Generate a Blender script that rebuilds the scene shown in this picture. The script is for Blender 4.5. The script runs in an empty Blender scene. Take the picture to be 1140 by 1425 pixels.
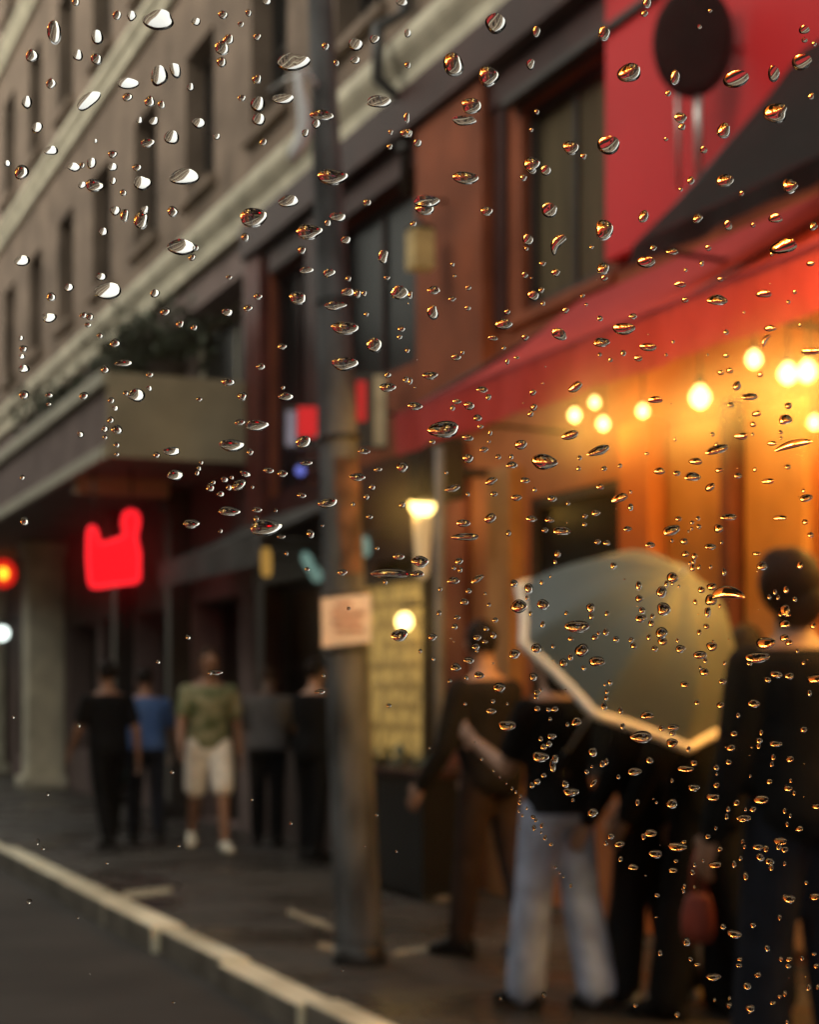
import bpy, bmesh, math, random
from mathutils import Vector, Matrix
from math import sin, cos, pi, radians

random.seed(7)
scene = bpy.context.scene
C = scene.collection

# ---------------------------------------------------------------- axes: x = across the street, y = along it, z = up
F_PX, CX, HY, EYE = 2400.0, 570.0, 970.0, 1.44
CA, SA = 2400 / 2600.0, 1000 / 2600.0
RIGHT, FWD, UP = Vector((CA, -SA, 0)), Vector((SA, CA, 0)), Vector((0, 0, 1))
EYEP = Vector((0, 0, EYE))

def at(px, py, d):                       # a measured picture point at d metres
    return EYEP + FWD * d + RIGHT * ((px - CX) / F_PX * d) + UP * ((HY - py) / F_PX * d)

def on(px, py, t):                       # a measured picture point on the upright plane x = t
    return at(px, py, t / (CA * (px - CX) / F_PX + SA))

# ---------------------------------------------------------------- materials
def mat(name, col, rough=0.7, var=0.18, scale=6.0, metal=0.0, emit=None, strength=0.0, bump=0.0, stretch=(1, 1, 1),
        detail=5.0, col2=None, spec=0.5, trans=0.0):
    m = bpy.data.materials.new(name); m.use_nodes = True
    nt = m.node_tree; N = nt.nodes; L = nt.links
    p = N['Principled BSDF']
    p.inputs['Roughness'].default_value = rough
    p.inputs['Metallic'].default_value = metal
    p.inputs['Specular IOR Level'].default_value = spec
    tc = N.new('ShaderNodeTexCoord'); mp = N.new('ShaderNodeMapping'); mp.inputs['Scale'].default_value = stretch
    L.new(tc.outputs['Object'], mp.inputs['Vector'])
    no = N.new('ShaderNodeTexNoise'); no.inputs['Scale'].default_value = scale; no.inputs['Detail'].default_value = detail
    L.new(mp.outputs['Vector'], no.inputs['Vector'])
    rp = N.new('ShaderNodeValToRGB')
    c = Vector(col); d = Vector(col2) if col2 else c * (1 - var * 1.6)
    e = Vector(col) if col2 else c * (1 + var)
    rp.color_ramp.elements[0].position = 0.34; rp.color_ramp.elements[1].position = 0.66
    rp.color_ramp.elements[0].color = (max(d[0], 0), max(d[1], 0), max(d[2], 0), 1)
    rp.color_ramp.elements[1].color = (e[0], e[1], e[2], 1)
    L.new(no.outputs['Fac'], rp.inputs['Fac']); L.new(rp.outputs['Color'], p.inputs['Base Color'])
    if bump:
        b = N.new('ShaderNodeBump'); b.inputs['Strength'].default_value = bump; b.inputs['Distance'].default_value = 0.02
        L.new(no.outputs['Fac'], b.inputs['Height']); L.new(b.outputs['Normal'], p.inputs['Normal'])
    if emit:
        p.inputs['Emission Color'].default_value = (*emit, 1); p.inputs['Emission Strength'].default_value = strength
    if trans:
        tr = N.new('ShaderNodeBsdfTranslucent'); L.new(rp.outputs['Color'], tr.inputs['Color'])
        mx = N.new('ShaderNodeMixShader'); mx.inputs['Fac'].default_value = trans
        out = N['Material Output']
        L.new(p.outputs[0], mx.inputs[1]); L.new(tr.outputs[0], mx.inputs[2]); L.new(mx.outputs[0], out.inputs['Surface'])
    return m

# ---------------------------------------------------------------- mesh collecting
class MB:
    def __init__(s): s.bm = bmesh.new()
    def quad(s, *pts):
        return s.bm.faces.new([s.bm.verts.new(p) for p in pts])
    def box(s, a, b, bev=0.0):
        x0, y0, z0 = a; x1, y1, z1 = b
        x0, x1 = min(x0, x1), max(x0, x1); y0, y1 = min(y0, y1), max(y0, y1); z0, z1 = min(z0, z1), max(z0, z1)
        v = [s.bm.verts.new(p) for p in ((x0,y0,z0),(x1,y0,z0),(x1,y1,z0),(x0,y1,z0),(x0,y0,z1),(x1,y0,z1),(x1,y1,z1),(x0,y1,z1))]
        fs = [s.bm.faces.new([v[i] for i in f]) for f in ((3,2,1,0),(4,5,6,7),(0,1,5,4),(1,2,6,5),(2,3,7,6),(3,0,4,7))]
        if bev:
            es = list({e for f in fs for e in f.edges})
            bmesh.ops.bevel(s.bm, geom=es, offset=bev, segments=2, affect='EDGES', profile=0.6)
    def tube(s, pts, rad, seg=12, caps=True):
        pts = [Vector(p) for p in pts]; n = len(pts)
        if not hasattr(rad, '__len__'): rad = [rad] * n
        rings = []; prev = None
        for i, p in enumerate(pts):
            d = (pts[min(i+1, n-1)] - pts[max(i-1, 0)]).normalized()
            if prev is None:
                a = d.cross(Vector((0.13, 0.31, 1)) if abs(d.z) < .95 else Vector((1, .1, 0))).normalized()
            else:
                a = (prev - d * prev.dot(d)).normalized()
            prev = a; b = d.cross(a)
            rings.append([s.bm.verts.new(p + (a * cos(2*pi*k/seg) + b * sin(2*pi*k/seg)) * rad[i]) for k in range(seg)])
        for r0, r1 in zip(rings, rings[1:]):
            for k in range(seg):
                f = s.bm.faces.new((r0[k], r0[(k+1) % seg], r1[(k+1) % seg], r1[k])); f.smooth = True
        if caps:
            s.bm.faces.new(rings[0][::-1]); s.bm.faces.new(rings[-1])
    def lathe(s, origin, prof, seg=24, axis=None):
        o = Vector(origin); q = Vector((0,0,1)).rotation_difference(Vector(axis)) if axis is not None else None
        rings = []
        for r, z in prof:
            ring = []
            for k in range(seg):
                v = Vector((r * cos(2*pi*k/seg), r * sin(2*pi*k/seg), z))
                if q: v.rotate(q)
                ring.append(s.bm.verts.new(o + v))
            rings.append(ring)
        for r0, r1 in zip(rings, rings[1:]):
            for k in range(seg):
                f = s.bm.faces.new((r0[k], r0[(k+1) % seg], r1[(k+1) % seg], r1[k])); f.smooth = True
        s.bm.faces.new(rings[0][::-1]); s.bm.faces.new(rings[-1])
    def ball(s, c, r, seg=16, rings=10, rot=None):
        if not hasattr(r, '__len__'): r = (r, r, r)
        M = Matrix.Translation(Vector(c)) @ (rot.to_4x4() if rot else Matrix()) @ Matrix.Diagonal((r[0], r[1], r[2], 1))
        g = bmesh.ops.create_uvsphere(s.bm, u_segments=seg, v_segments=rings, radius=1, matrix=M)
        for v in g['verts']:
            for f in v.link_faces: f.smooth = True
    def prism(s, poly, depth):           # planar outline given a thickness vector
        a = [s.bm.verts.new(p) for p in poly]; b = [s.bm.verts.new(Vector(p) + Vector(depth)) for p in poly]
        n = len(a)
        s.bm.faces.new(a[::-1]); s.bm.faces.new(b)
        for i in range(n): s.bm.faces.new((a[i], a[(i+1) % n], b[(i+1) % n], b[i]))
    def build(s, name, m, parent=None, recalc=True):
        if recalc: bmesh.ops.recalc_face_normals(s.bm, faces=s.bm.faces)
        me = bpy.data.meshes.new(name); s.bm.to_mesh(me); s.bm.free()
        if m: me.materials.append(m)
        o = bpy.data.objects.new(name, me); C.objects.link(o)
        if parent is not None:
            o.parent = parent; o.matrix_parent_inverse = Matrix.Translation(-parent.location)
        return o

def tag(o, label, cat, group=None, kind=None):
    if label: o['label'] = label
    if cat: o['category'] = cat
    if group: o['group'] = group
    if kind: o['kind'] = kind
    return o
def thing(name, label, cat, loc=(0,0,0), group=None):
    o = bpy.data.objects.new(name, None); o.empty_display_size = .1; C.objects.link(o); o.location = loc
    return tag(o, label, cat, group)
def struct(o): o['kind'] = 'structure'; return o

# ---------------------------------------------------------------- palette
M = dict(
    stone=mat('brown stone', (.195,.146,.112), .85, .22, 1.6, bump=.3, detail=8, spec=0.15),
    stonedark=mat('dark stone', (.085,.070,.062), .85, .2, 2.0, bump=.2, spec=0.15),
    cream=mat('cream stone', (.62,.58,.45), .75, .16, 3.0, bump=.15, detail=8, spec=0.15),
    creamwood=mat('cream paint', (.42,.39,.30), .55, .12, 5.0, spec=0.15),
    beige=mat('beige panel', (.33,.275,.185), .6, .14, 2.2, detail=7, spec=0.15),
    fascia=mat('dull mauve board', (.20,.150,.140), .8, .12, 2.0, spec=0.15),
    winframe=mat('dark window frame', (.035,.030,.027), .5, .1, 8, spec=0.2),
    glassdark=mat('dark window glass', (.008,.009,.009), .3, .25, 1.5, spec=0.06),
    curtain=mat('ochre curtain', (.085,.066,.036), .85, .25, 2.5, stretch=(6, 6, .5), spec=0.2),  # yellowish window reflection put into the pane colour, no real drapery
    redwood=mat('oxblood painted wood', (.105,.030,.024), .5, .2, 3.0, detail=7, spec=0.15),
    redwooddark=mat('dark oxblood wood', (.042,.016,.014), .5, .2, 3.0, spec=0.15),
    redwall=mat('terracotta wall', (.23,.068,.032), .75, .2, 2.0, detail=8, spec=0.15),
    orange=mat('orange plaster', (.42,.145,.050), .75, .14, 2.0, detail=7, spec=0.15),
    ochre=mat('ochre plaster', (.42,.21,.080), .7, .14, 3.0, spec=0.15),
    redgloss=mat('glossy red panel', (.56,.026,.030), .45, .06, 1.2, spec=.10),
    blackgloss=mat('black enamel', (.012,.011,.011), .35, .1, 6, spec=0.2),
    blackcloth=mat('black awning cloth', (.014,.011,.010), .9, .15, 12, spec=.15),
    redcloth=mat('red awning cloth', (.43,.058,.058), .8, .1, 5.0, stretch=(1, 5, 1), trans=.22, spec=0.15),
    greycloth=mat('grey awning cloth', (.085,.082,.078), .85, .12, 10, spec=0.15),
    pole=mat('weathered pole', (.105,.107,.112), .7, .4, 7, stretch=(1, 1, .35), bump=.2, detail=8, spec=0.25),
    rust=mat('torn brown poster', (.15,.075,.045), .9, .4, 9),
    metal=mat('pale metal', (.50,.50,.48), .35, .08, 9, metal=.6),
    darkmetal=mat('dark metal', (.03,.03,.03), .45, .1, 9, metal=.4),
    white=mat('white paint', (.74,.72,.68), .5, .05, 9),
    road=mat('worn asphalt', (.045,.039,.035), .75, .22, 1.1, bump=.25, detail=9, spec=0.15),
    walk=mat('pavement concrete', (.050,.043,.037), .8, .24, .9, bump=.25, detail=9, spec=0.15),
    kerbside=mat('grey kerb side', (.17,.15,.125), .85, .25, 4.0, bump=.3, detail=9, spec=.15),
    kerb=mat('painted kerb stone', (.94,.88,.68), .7, .1, 1.3, bump=.3, detail=9, col2=(.46,.41,.29), spec=0.15),
    mark=mat('mottled pale patch', (.42,.37,.26), .8, .2, 4.0, col2=(.13,.11,.085), detail=8, spec=0.15),
    leaf=mat('dark leaves', (.045,.060,.028), .6, .4, 14),
    stem=mat('plant stems', (.06,.045,.03), .8, .2, 9),
)

def damp_slabs(m):                      # slab joints and damp patches for the pavement
    nt = m.node_tree; N = nt.nodes; L = nt.links; p = N['Principled BSDF']
    tc = next(n for n in N if n.type == 'TEX_COORD')
    br = N.new('ShaderNodeTexBrick'); br.inputs['Scale'].default_value = 1.0; br.inputs['Brick Width'].default_value = .9; br.inputs['Row Height'].default_value = .6
    br.inputs['Mortar Size'].default_value = .014; br.inputs['Color1'].default_value = (1,1,1,1); br.inputs['Color2'].default_value = (.80,.80,.80,1); br.inputs['Mortar'].default_value = (.35,.34,.33,1)
    L.new(tc.outputs['Object'], br.inputs['Vector'])
    mu = N.new('ShaderNodeMixRGB'); mu.blend_type = 'MULTIPLY'; mu.inputs['Fac'].default_value = 1
    src = p.inputs['Base Color'].links[0].from_socket
    L.new(src, mu.inputs['Color1']); L.new(br.outputs['Color'], mu.inputs['Color2']); L.new(mu.outputs['Color'], p.inputs['Base Color'])
    no = N.new('ShaderNodeTexNoise'); no.inputs['Scale'].default_value = 1.3; no.inputs['Detail'].default_value = 6; L.new(tc.outputs['Object'], no.inputs['Vector'])
    mr = N.new('ShaderNodeMapRange'); mr.inputs['From Min'].default_value = .42; mr.inputs['From Max'].default_value = .60; mr.inputs['To Min'].default_value = .26; mr.inputs['To Max'].default_value = .85
    L.new(no.outputs['Fac'], mr.inputs['Value']); L.new(mr.outputs[0], p.inputs['Roughness'])
    p.inputs['Specular IOR Level'].default_value = .30
damp_slabs(M['walk'])
# ---------------------------------------------------------------- settings
SKY, SUNE, EXPO, APERTURE_MM, DENOISE = .15, .5, 1.42, 2.0, True
GROW_W, GROW_H, DROP_H, SHIFT, MIST = .94, .98, .64, 0.0, .028
LAMP = .27
# ================================================================ ground
g = MB(); g.quad((-220,-60,0),(2.47,-60,0),(2.47,400,0),(-220,400,0)); struct(g.build('road', M['road']))
g = MB(); g.box((2.585,-40,0),(5.6,200,.13)); struct(g.build('pavement', M['walk']))
g = MB(); g.quad((5.6,-60,-.004),(300,-60,-.004),(300,400,-.004),(5.6,400,-.004)); struct(g.build('ground', M['walk']))
g = MB(); y = -8.0; rk = random.Random(3)
while y < 70:
    ln = 1.25 if y < 12 else 1.5
    dx, dz = rk.uniform(-.030, .024), rk.uniform(-.016, .016)
    if 9.4 < y < 10.8: dx -= .035
    g.box((2.41 + dx, y + .012, -.05), (2.583, y + ln - .012, .138 + dz), .018); y += ln
kb = struct(g.build('kerb', M['kerb'])); kb.data.materials.append(M['kerbside'])
for p_ in kb.data.polygons:
    if p_.normal.x < -.8: p_.material_index = 1
g = MB()
for (a, b, c, d) in (((396,1270),(462,1296),(466,1288),(404,1264)), ((165,1252),(238,1243),(240,1234),(172,1240)),
                     ((440,1318),(470,1326),(474,1318),(446,1312)), ((548,1330),(612,1322),(606,1314),(552,1322))):
    q = []
    for (px, py) in (a, b, c, d):
        dd = (.134 - EYE) * F_PX / (HY - py); p = at(px, py, dd); q.append((p.x, p.y, .1345))
    g.quad(*q)
struct(g.build('pavement_patch', M['mark']))  # pale mottled patches laid flat on the pavement

# ================================================================ the long brown stone building
def holed_wall(mb, y0, y1, z0, z1, holes, t=5.0, deep=.28):
    ys = sorted({y0, y1, *[h[0] for h in holes], *[h[1] for h in holes]}); zs = sorted({z0, z1, *[h[2] for h in holes], *[h[3] for h in holes]})
    ys = [v for v in ys if y0 <= v <= y1]; zs = [v for v in zs if z0 <= v <= z1]
    for a, b in zip(ys, ys[1:]):
        for c, d in zip(zs, zs[1:]):
            m, n = (a+b)/2, (c+d)/2
            if any(h[0] < m < h[1] and h[2] < n < h[3] for h in holes): continue
            mb.quad((t,a,c),(t,a,d),(t,b,d),(t,b,c))
    for (a, b, c, d) in holes:
        u = t + deep
        mb.quad((t,a,c),(u,a,c),(u,a,d),(t,a,d)); mb.quad((t,b,c),(t,b,d),(u,b,d),(u,b,c))
        mb.quad((t,a,c),(t,b,c),(u,b,c),(u,a,c)); mb.quad((t,a,d),(u,a,d),(u,b,d),(t,b,d))

def window(parent, y0, y1, z0, z1, t=5.0, deep=.28, fm='winframe', gm='glassdark', bars=(1, 1), sill=None, fw=.06):
    u = t + deep
    f = MB()
    f.box((u-.07, y0, z0), (u, y0+fw, z1)); f.box((u-.07, y1-fw, z0), (u, y1, z1))
    f.box((u-.07, y0+fw, z0), (u, y1-fw, z0+fw)); f.box((u-.07, y0+fw, z1-fw), (u, y1-fw, z1))
    for k in range(bars[0]):
        yy = y0 + (y1-y0)*(k+1)/(bars[0]+1); f.box((u-.055, yy-.02, z0+fw), (u-.004, yy+.02, z1-fw))
    for k in range(bars[1]):
        zz = z0 + (z1-z0)*(k+1)/(bars[1]+1); f.box((u-.062, y0+fw, zz-.022), (u-.008, y1-fw, zz+.022))
    w = f.build('window', M[fm], parent)
    p = MB(); p.box((u-.030, y0+.01, z0+.01), (u-.022, y1-.01, z1-.01)); q = p.build('pane', M[gm], w)
    if sill:
        s = MB(); s.box((t-.09, y0-.08, z0-.10), (t+.02, y1+.08, z0-.004), .012); s.build('sill', M[sill], w)
    return w

B = thing('stone_building', 'long brown stone building with cream cornice, rows of narrow dark windows and a marquee', 'building', (5, 20, 0))
cols = [8.3+2.38*k for k in range(20)]
holes = []
for yc in cols:
    for (z0, z1) in ((6.85, 8.42), (9.95, 11.65), (13.1, 14.7)): holes.append((yc-.55, yc+.55, z0, z1))
w = MB(); holed_wall(w, -6, 58, 6.30, 16.5, holes)
w.quad((5,-6,6.3),(5,-6,16.5),(14,-6,16.5),(14,-6,6.3)); w.quad((5,-6,16.5),(5,58,16.5),(14,58,16.5),(14,-6,16.5))
w.quad((5,58,0),(14,58,0),(14,58,16.5),(5,58,16.5))
w.quad((5.6,-6,0),(5.6,58,0),(5.6,58,16.4),(5.6,-6,16.4))
w.build('wall', M['stone'], B)
for h in holes:
    if h[0] < 36: window(B, *h, sill='stone')
def ledge(name, z0, z1, out, m, y0=-6, y1=58):
    c = MB(); h = z1 - z0
    prof = [(5.02, z0), (5-out*.45, z0), (5-out*.55, z0+h*.35), (5-out*.9, z0+h*.6), (5-out, z0+h*.72), (5-out, z1-.02), (5.02, z1)]
    a = [c.bm.verts.new((x, y0, z)) for x, z in prof]; b = [c.bm.verts.new((x, y1, z)) for x, z in prof]
    c.bm.faces.new(a[::-1]); c.bm.faces.new(b)
    for i in range(len(prof)): j = (i+1) % len(prof); c.bm.faces.new((a[i], a[j], b[j], b[i]))
    return c.build(name, M[m], B)
ledge('cornice', 5.94, 6.33, .20, 'cream')
ledge('string_course', 9.22, 9.50, .16, 'cream'); ledge('string_course', 12.28, 12.55, .16, 'cream')
# lower storeys under the cornice, beyond the restaurant
lw = MB(); up = [(16.25, 19.0, 4.55, 5.60), (19.3, 22.0, 4.55, 5.60), (23.0, 25.6, 4.55, 5.6), (27.2, 29.8, 4.4, 5.6), (31, 33.6, 4.4, 5.6)]
shop = [(16.4, 18.1, .14, 2.45), (18.5, 20.7, .7, 2.45), (21.1, 22.6, .14, 2.45), (22.9, 24.7, .7, 2.45), (26.2, 29.0, .5, 2.7), (29.6, 31.0, .14, 2.7), (31.6, 34, .5, 2.7)]
holed_wall(lw, 15.9, 58, 0.0, 5.94, up + shop, deep=.4)
lw.quad((5,15.9,0),(5.6,15.9,0),(5.6,15.9,5.94),(5,15.9,5.94))
lw.build('lower_wall', M['fascia'], B)
for h in up: window(B, *h, fm='creamwood', deep=.4, bars=(1, 0), fw=.12)
for i, h in enumerate(shop):
    if i in (0, 2, 5):
        d = MB(); d.box((5.33, h[0]+.01, h[2]), (5.37, h[1]-.01, h[3]-.01)); dr = d.build('door', M['blackgloss'], B)
        k = MB(); k.tube([(5.29, h[0]+.18, 1.0), (5.29, h[0]+.18, 1.35)], .015); k.tube([(5.29, h[0]+.18, 1.03), (5.335, h[0]+.18, 1.03)], .012); k.build('handle', M['metal'], dr)
        f = MB(); f.box((5.25, (h[0]+h[1])/2-.16, h[2]), (5.32, (h[0]+h[1])/2-.06, h[3]-.02)); f.build('frame', M['winframe'], dr)
    else: window(B, *h, deep=.4, bars=(1, 0))
for (yc, w_) in ((25.2, .26), (20.9, .12), (18.3, .12), (30.4, .26)):
    p = MB(); t = 4.72 if w_ > .2 else 4.9
    p.box((t-w_, yc-w_, .30), (t+w_, yc+w_, 3.66), .02); p.box((t-w_-.09, yc-w_-.09, .13), (t+w_+.09, yc+w_+.09, .298), .03)
    p.box((t-w_-.06, yc-w_-.06, 3.48), (t+w_+.06, yc+w_+.06, 3.675), .03)
    p.build('pillar', M['cream'] if w_ > .2 else M['winframe'], B)
# the marquee: a boxed canopy over the pavement
mq = MB(); mq.box((3.60, 15.94, 3.70), (4.995, 33, 4.44)); marq = mq.build('marquee', M['fascia'], B)
e = MB(); e.box((3.575, 15.90, 3.68), (4.99, 15.938, 4.47), .006); e.build('end_panel', M['beige'], marq)
for (z0, z1) in ((3.66, 3.79), (4.36, 4.50)):
    tr = MB(); tr.box((3.53, 15.93, z0), (3.598, 33.05, z1), .01); tr.build('trim', M['creamwood'], marq)

bm_ = MB(); bm_.box((3.62, 17.55, 3.52), (4.6, 17.70, 3.698), .01); bm_.build('soffit_beam', M['beige'], marq)

# ================================================================ the dark red restaurant front under the same cornice
R = thing('restaurant_building', 'dark red timber restaurant front with big upper windows and orange ground floor', 'building', (5, 11, 0))
uph = [(8.92, 10.1, 3.95, 5.27), (11.75, 13.75, 3.95, 5.35), (14.25, 15.35, 3.3, 5.35), (5.6, 8.0, 4.9, 5.3)]
lo = [(8.70, 10.0, .95, 2.72), (13.0, 15.6, .95, 2.5), (11.9, 12.75, .14, 2.5), (5.3, 6.7, .6, 2.55)]
rw = MB(); holed_wall(rw, -6, 15.9, 3.30, 5.94, uph, t=5.005, deep=.13); rw.build('upper_wall', M['redwall'], R)
rl = MB(); holed_wall(rl, -6, 11.3, 0.0, 3.30, [h for h in lo if h[1] < 11], t=5.005, deep=.08); rl.build('ground_floor_wall', M['orange'], R)
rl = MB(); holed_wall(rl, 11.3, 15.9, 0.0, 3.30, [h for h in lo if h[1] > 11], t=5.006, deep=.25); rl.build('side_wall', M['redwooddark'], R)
for i, h in enumerate(uph): window(R, *h, t=5.005, deep=.13, fm='redwooddark' if i else 'winframe', gm='glassdark' if i else 'curtain', bars=(1, 0) if i != 3 else (2, 0), fw=.06)
for h in lo: window(R, *h, t=5.006, deep=.25 if h[1] > 11 else .08, fm='winframe', bars=(0, 1) if h[2] > .5 else (0, 0))
def pil(y0, y1, z0, z1, out, m, nm='pilaster'):
    p = MB(); p.box((5.0-out, y0, z0), (5.02, y1, z1), .015); return p.build(nm, M[m], R)
pil(10.5, 11.65, 3.34, 5.60, .10, 'redwall'); pil(15.42, 15.86, 2.9, 5.60, .10, 'redwood'); pil(13.82, 14.18, 3.34, 5.60, .08, 'redwooddark')
pil(10.3, 10.47, 3.9, 5.60, .03, 'redwooddark')
pil(-5, 15.86, 5.61, 5.93, .16, 'redwooddark', 'frieze'); pil(-5, 15.3, 5.36, 5.60, .055, 'redwooddark', 'frieze')
pil(5.9, 10.2, 5.295, 5.35, .10, 'winframe', 'lintel')
pil(8.86, 10.28, 3.86, 3.94, .035, 'redwall', 'ledge')
pil(10.08, 10.42, .13, 2.95, .10, 'ochre'); pil(8.28, 8.62, .13, 2.98, .12, 'orange'); pil(7.52, 7.62, .13, 2.98, .09, 'redwood')
pil(7.66, 8.24, .2, 2.9, .03, 'ochre', 'panel'); pil(6.95, 7.46, .2, 2.9, .04, 'ochre', 'panel'); pil(10.9, 11.3, .13, 3.2, .05, 'redwall')
# glossy red panel on the upper wall
rp = MB(); rp.box((4.93, 3.2, 3.98), (5.0, 8.86, 5.92), .01); 
rpo = tag(rp.build('sign_panel', M['redgloss']), 'large glossy red sign panel on the wall above the awnings', 'sign panel')
ov = thing('oval_sign', 'black oval disc sign with rods shaped as pale reflection streaks of the glossy red panel', 'sign', (4.75, 7.9, 4.6))
c0 = on(965, 58, 4.72)
d = MB(); d.lathe(c0 - RIGHT*0, [(.001, -.035), (.17, -.035), (.205, -.02), (.205, .02), (.17, .035), (.001, .035)], 32, axis=FWD + RIGHT*.25)
for v in d.bm.verts: v.co.z = c0.z + (v.co.z - c0.z) * 1.38
d.build('disc', M['blackcloth'], ov)
d = MB()
for px in (944, 972):
    a = on(px, 120, 4.74); b = on(px+2, 262, 4.80); d.tube([a, b], .022 if px > 960 else .012)
d.tube([c0, c0 + Vector((.25, 0, 0))], .02); d.build('bracket', M['metal'], ov)  # upright rods stand for pale reflection streaks; only the short arm is a bracket

# ================================================================ awnings
def awning(name, label, y0, y1, wz, ft, fz, drop, m, scallop=0.0, ends=True):
    a = thing(name, label, 'awning', (5, (y0+y1)/2, wz))
    c = MB(); n = max(6, int((y1-y0)/.12)); k = 8; rr = random.Random(11)
    def pt(i, j):
        y = y0 + (y1-y0)*i/n; f = j/k; sag = -.035*sin(pi*f)*(1+.5*sin(y*2.3)) - .02*abs(sin(y*pi/1.1))*sin(pi*f)
        return Vector((4.99 + (ft-4.99)*f, y, wz + (fz-wz)*f + sag))
    def sheet(up):
        V = [[c.bm.verts.new(pt(i, j) + Vector((0, 0, up))) for j in range(k+1)] for i in range(n+1)]
        for i in range(n):
            for j in range(k): c.bm.faces.new((V[i][j], V[i+1][j], V[i+1][j+1], V[i][j+1])).smooth = True
    sheet(0.0)
    o = c.build('canopy', m, a, recalc=True)
    if drop:
        v = MB(); n2 = n*2
        r0 = []; r1 = []; rm = []
        for i in range(n2+1):
            y = y0 + (y1-y0)*i/n2; w = .018*sin(y*7.1) + .01*sin(y*17); lo_ = fz - drop + scallop*abs(sin(y*pi/.42))
            r0.append(v.bm.verts.new((ft-.004, y, fz-.003))); rm.append(v.bm.verts.new((ft+.5*w, y, (fz+lo_)/2))); r1.append(v.bm.verts.new((ft+w, y, lo_)))
        for i in range(n2):
            v.bm.faces.new((r0[i], r0[i+1], rm[i+1], rm[i])).smooth = True; v.bm.faces.new((rm[i], rm[i+1], r1[i+1], r1[i])).smooth = True
        v.build('valance', m, a)
    fr = MB(); fr.tube([(ft+.02, y0, fz-.02), (ft+.02, y1, fz-.02)], .016)
    for y in ([y0+.03, (y0+y1)/2, y1-.03] if ends else [y0+.03]): fr.tube([(4.98, y, wz-.06), (ft+.02, y, fz-.02)], .014); fr.tube([(4.98, y, fz-.05), (ft+.02, y, fz-.02)], .012)
    fr.build('frame', M['darkmetal'], a)
    return a
awning('red_awning', 'long red cloth awning with hanging valance over the lit restaurant terrace', 3.2, 9.3, 3.85, 3.78, 3.09, .25, M['redcloth'])
ba = awning('black_awning', 'steep black cloth awning above the red one', 2.5, 6.92, 4.62, 4.0, 3.52, .10, M['blackcloth'])
awning('grey_awning', 'dark grey awning over the shop door beside the marquee', 13.15, 16.4, 3.12, 4.2, 2.74, .24, M['greycloth'])

# ================================================================ the houses across the street, behind the camera's shoulder
for k, (y0, y1, h, t, lb) in enumerate(((-26, -6, 15, -9.5, 'dark brick house across the street, behind the camera'), (-5.9, 14, 13, -9.8, 'plain dark house across the street, level with the street pole'), (14.1, 40, 14.5, -9.5, 'long dark house across the street opposite the marquee'), (40.1, 75, 12, -9.7, 'far dark house across the street'))):
    O = thing('opposite_building', lb, 'building', (t, (y0+y1)/2, 0), 'houses across the street')
    b = MB(); b.box((t-9, y0, 0), (t, y1, h)); b.build('wall', M['stonedark'], O)
    b = MB(); b.box((t+.002, y0, h-.5), (t+.35, y1, h+.05), .03); b.build('cornice', M['stone'], O)
    for z in (1.0, 4.4, 7.6, 10.6):
        n = int((y1-y0)/3.2)
        for i in range(n):
            yc = y0 + (i+.5)*(y1-y0)/n
            if z + 1.8 > h - .6: continue
            f = MB(); f.box((t+.003, yc-.65, z), (t+.06, yc+.65, z+1.8), .01); w_ = f.build('window', M['winframe'], O)
            f = MB(); f.box((t+.061, yc-.55, z+.1), (t+.066, yc+.55, z+1.7)); f.build('pane', M['glassdark'], w_)
# ================================================================ lamps and small signs
def glow(name, col, s):
    s *= LAMP
    return mat(name, tuple(.12*c for c in col), .4, .02, 3, emit=col, strength=s)
G_BULB = glow('warm lamp glass', (1.0, .64, .18), 10)
G_POST = glow('warm globe glass', (1.0, .68, .20), 11)
G_RED = glow('red neon face', (1.0, .0022, .008), 2.6)
G_BOARD = mat('lit yellow menu', (.5,.36,.12), .6, .5, 9, emit=(1.0, .60, .16), strength=.28*LAMP, stretch=(1, 1, .7))
M['cone'] = mat('frosted lamp cone', (.45,.38,.28), .5, .1, 5, emit=(1.0, .68, .34), strength=.5*LAMP)

def lamp_light(p, r, watts, parent):     # the light a lit bulb gives, just under its glass
    l = bpy.data.lights.new('bulb light', 'POINT'); l.energy = watts*LAMP/.27; l.color = (1.0, .52, .085); l.shadow_soft_size = r
    o = bpy.data.objects.new('bulb_light', l); C.objects.link(o); o.parent = parent; o.matrix_parent_inverse = Matrix.Translation(-parent.location); o.location = p

def bulb(px, py, t, r, label, top, y_off=0):
    r *= .78; c = on(px, py, t)
    a = thing('hanging_bulb', label, 'lamp', c, 'lit bulbs under the red awning')
    b = MB(); b.lathe(c, [(.004, -r*1.05), (r*.55, -r*.86), (r*.92, -r*.4), (r, .0), (r*.88, r*.45), (r*.55, r*.85), (r*.36, r*1.15)], 14)
    b.build('bulb', G_BULB, a)
    lamp_light(c - Vector((0,0,r*1.9)), r*.9, 2.5*(r/.031)**2, a)
    s = MB(); s.lathe(c + Vector((0,0,r*1.15)), [(r*.38, 0), (r*.44, .01), (r*.44, r*.8), (r*.2, r*1.1)], 12); s.build('socket', M['darkmetal'], a)
    s = MB(); s.tube([c + Vector((0,0,r*2.2)), Vector((c.x, c.y, top))], .006, 6); s.build('cord', M['darkmetal'], a)
ORDB = 'first second third fourth fifth sixth seventh eighth ninth tenth eleventh twelfth'.split()
awz = lambda t: 3.85 + (t-5)/(3.78-5)*(3.09-3.85) - .05
bulb(800, 578, 4.6, .040, 'outer low bulb of the three hanging close together below the red valance', awz(4.6))
bulb(828, 560, 4.72, .034, 'topmost bulb of the three hanging close together below the red valance', awz(4.72))
bulb(840, 590, 4.45, .038, 'lowest bulb of the three hanging close together below the red valance', awz(4.45))
bulb(895, 572, 4.5, .036, 'single hanging bulb between the cluster of three and the big lamp', awz(4.5))
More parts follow.
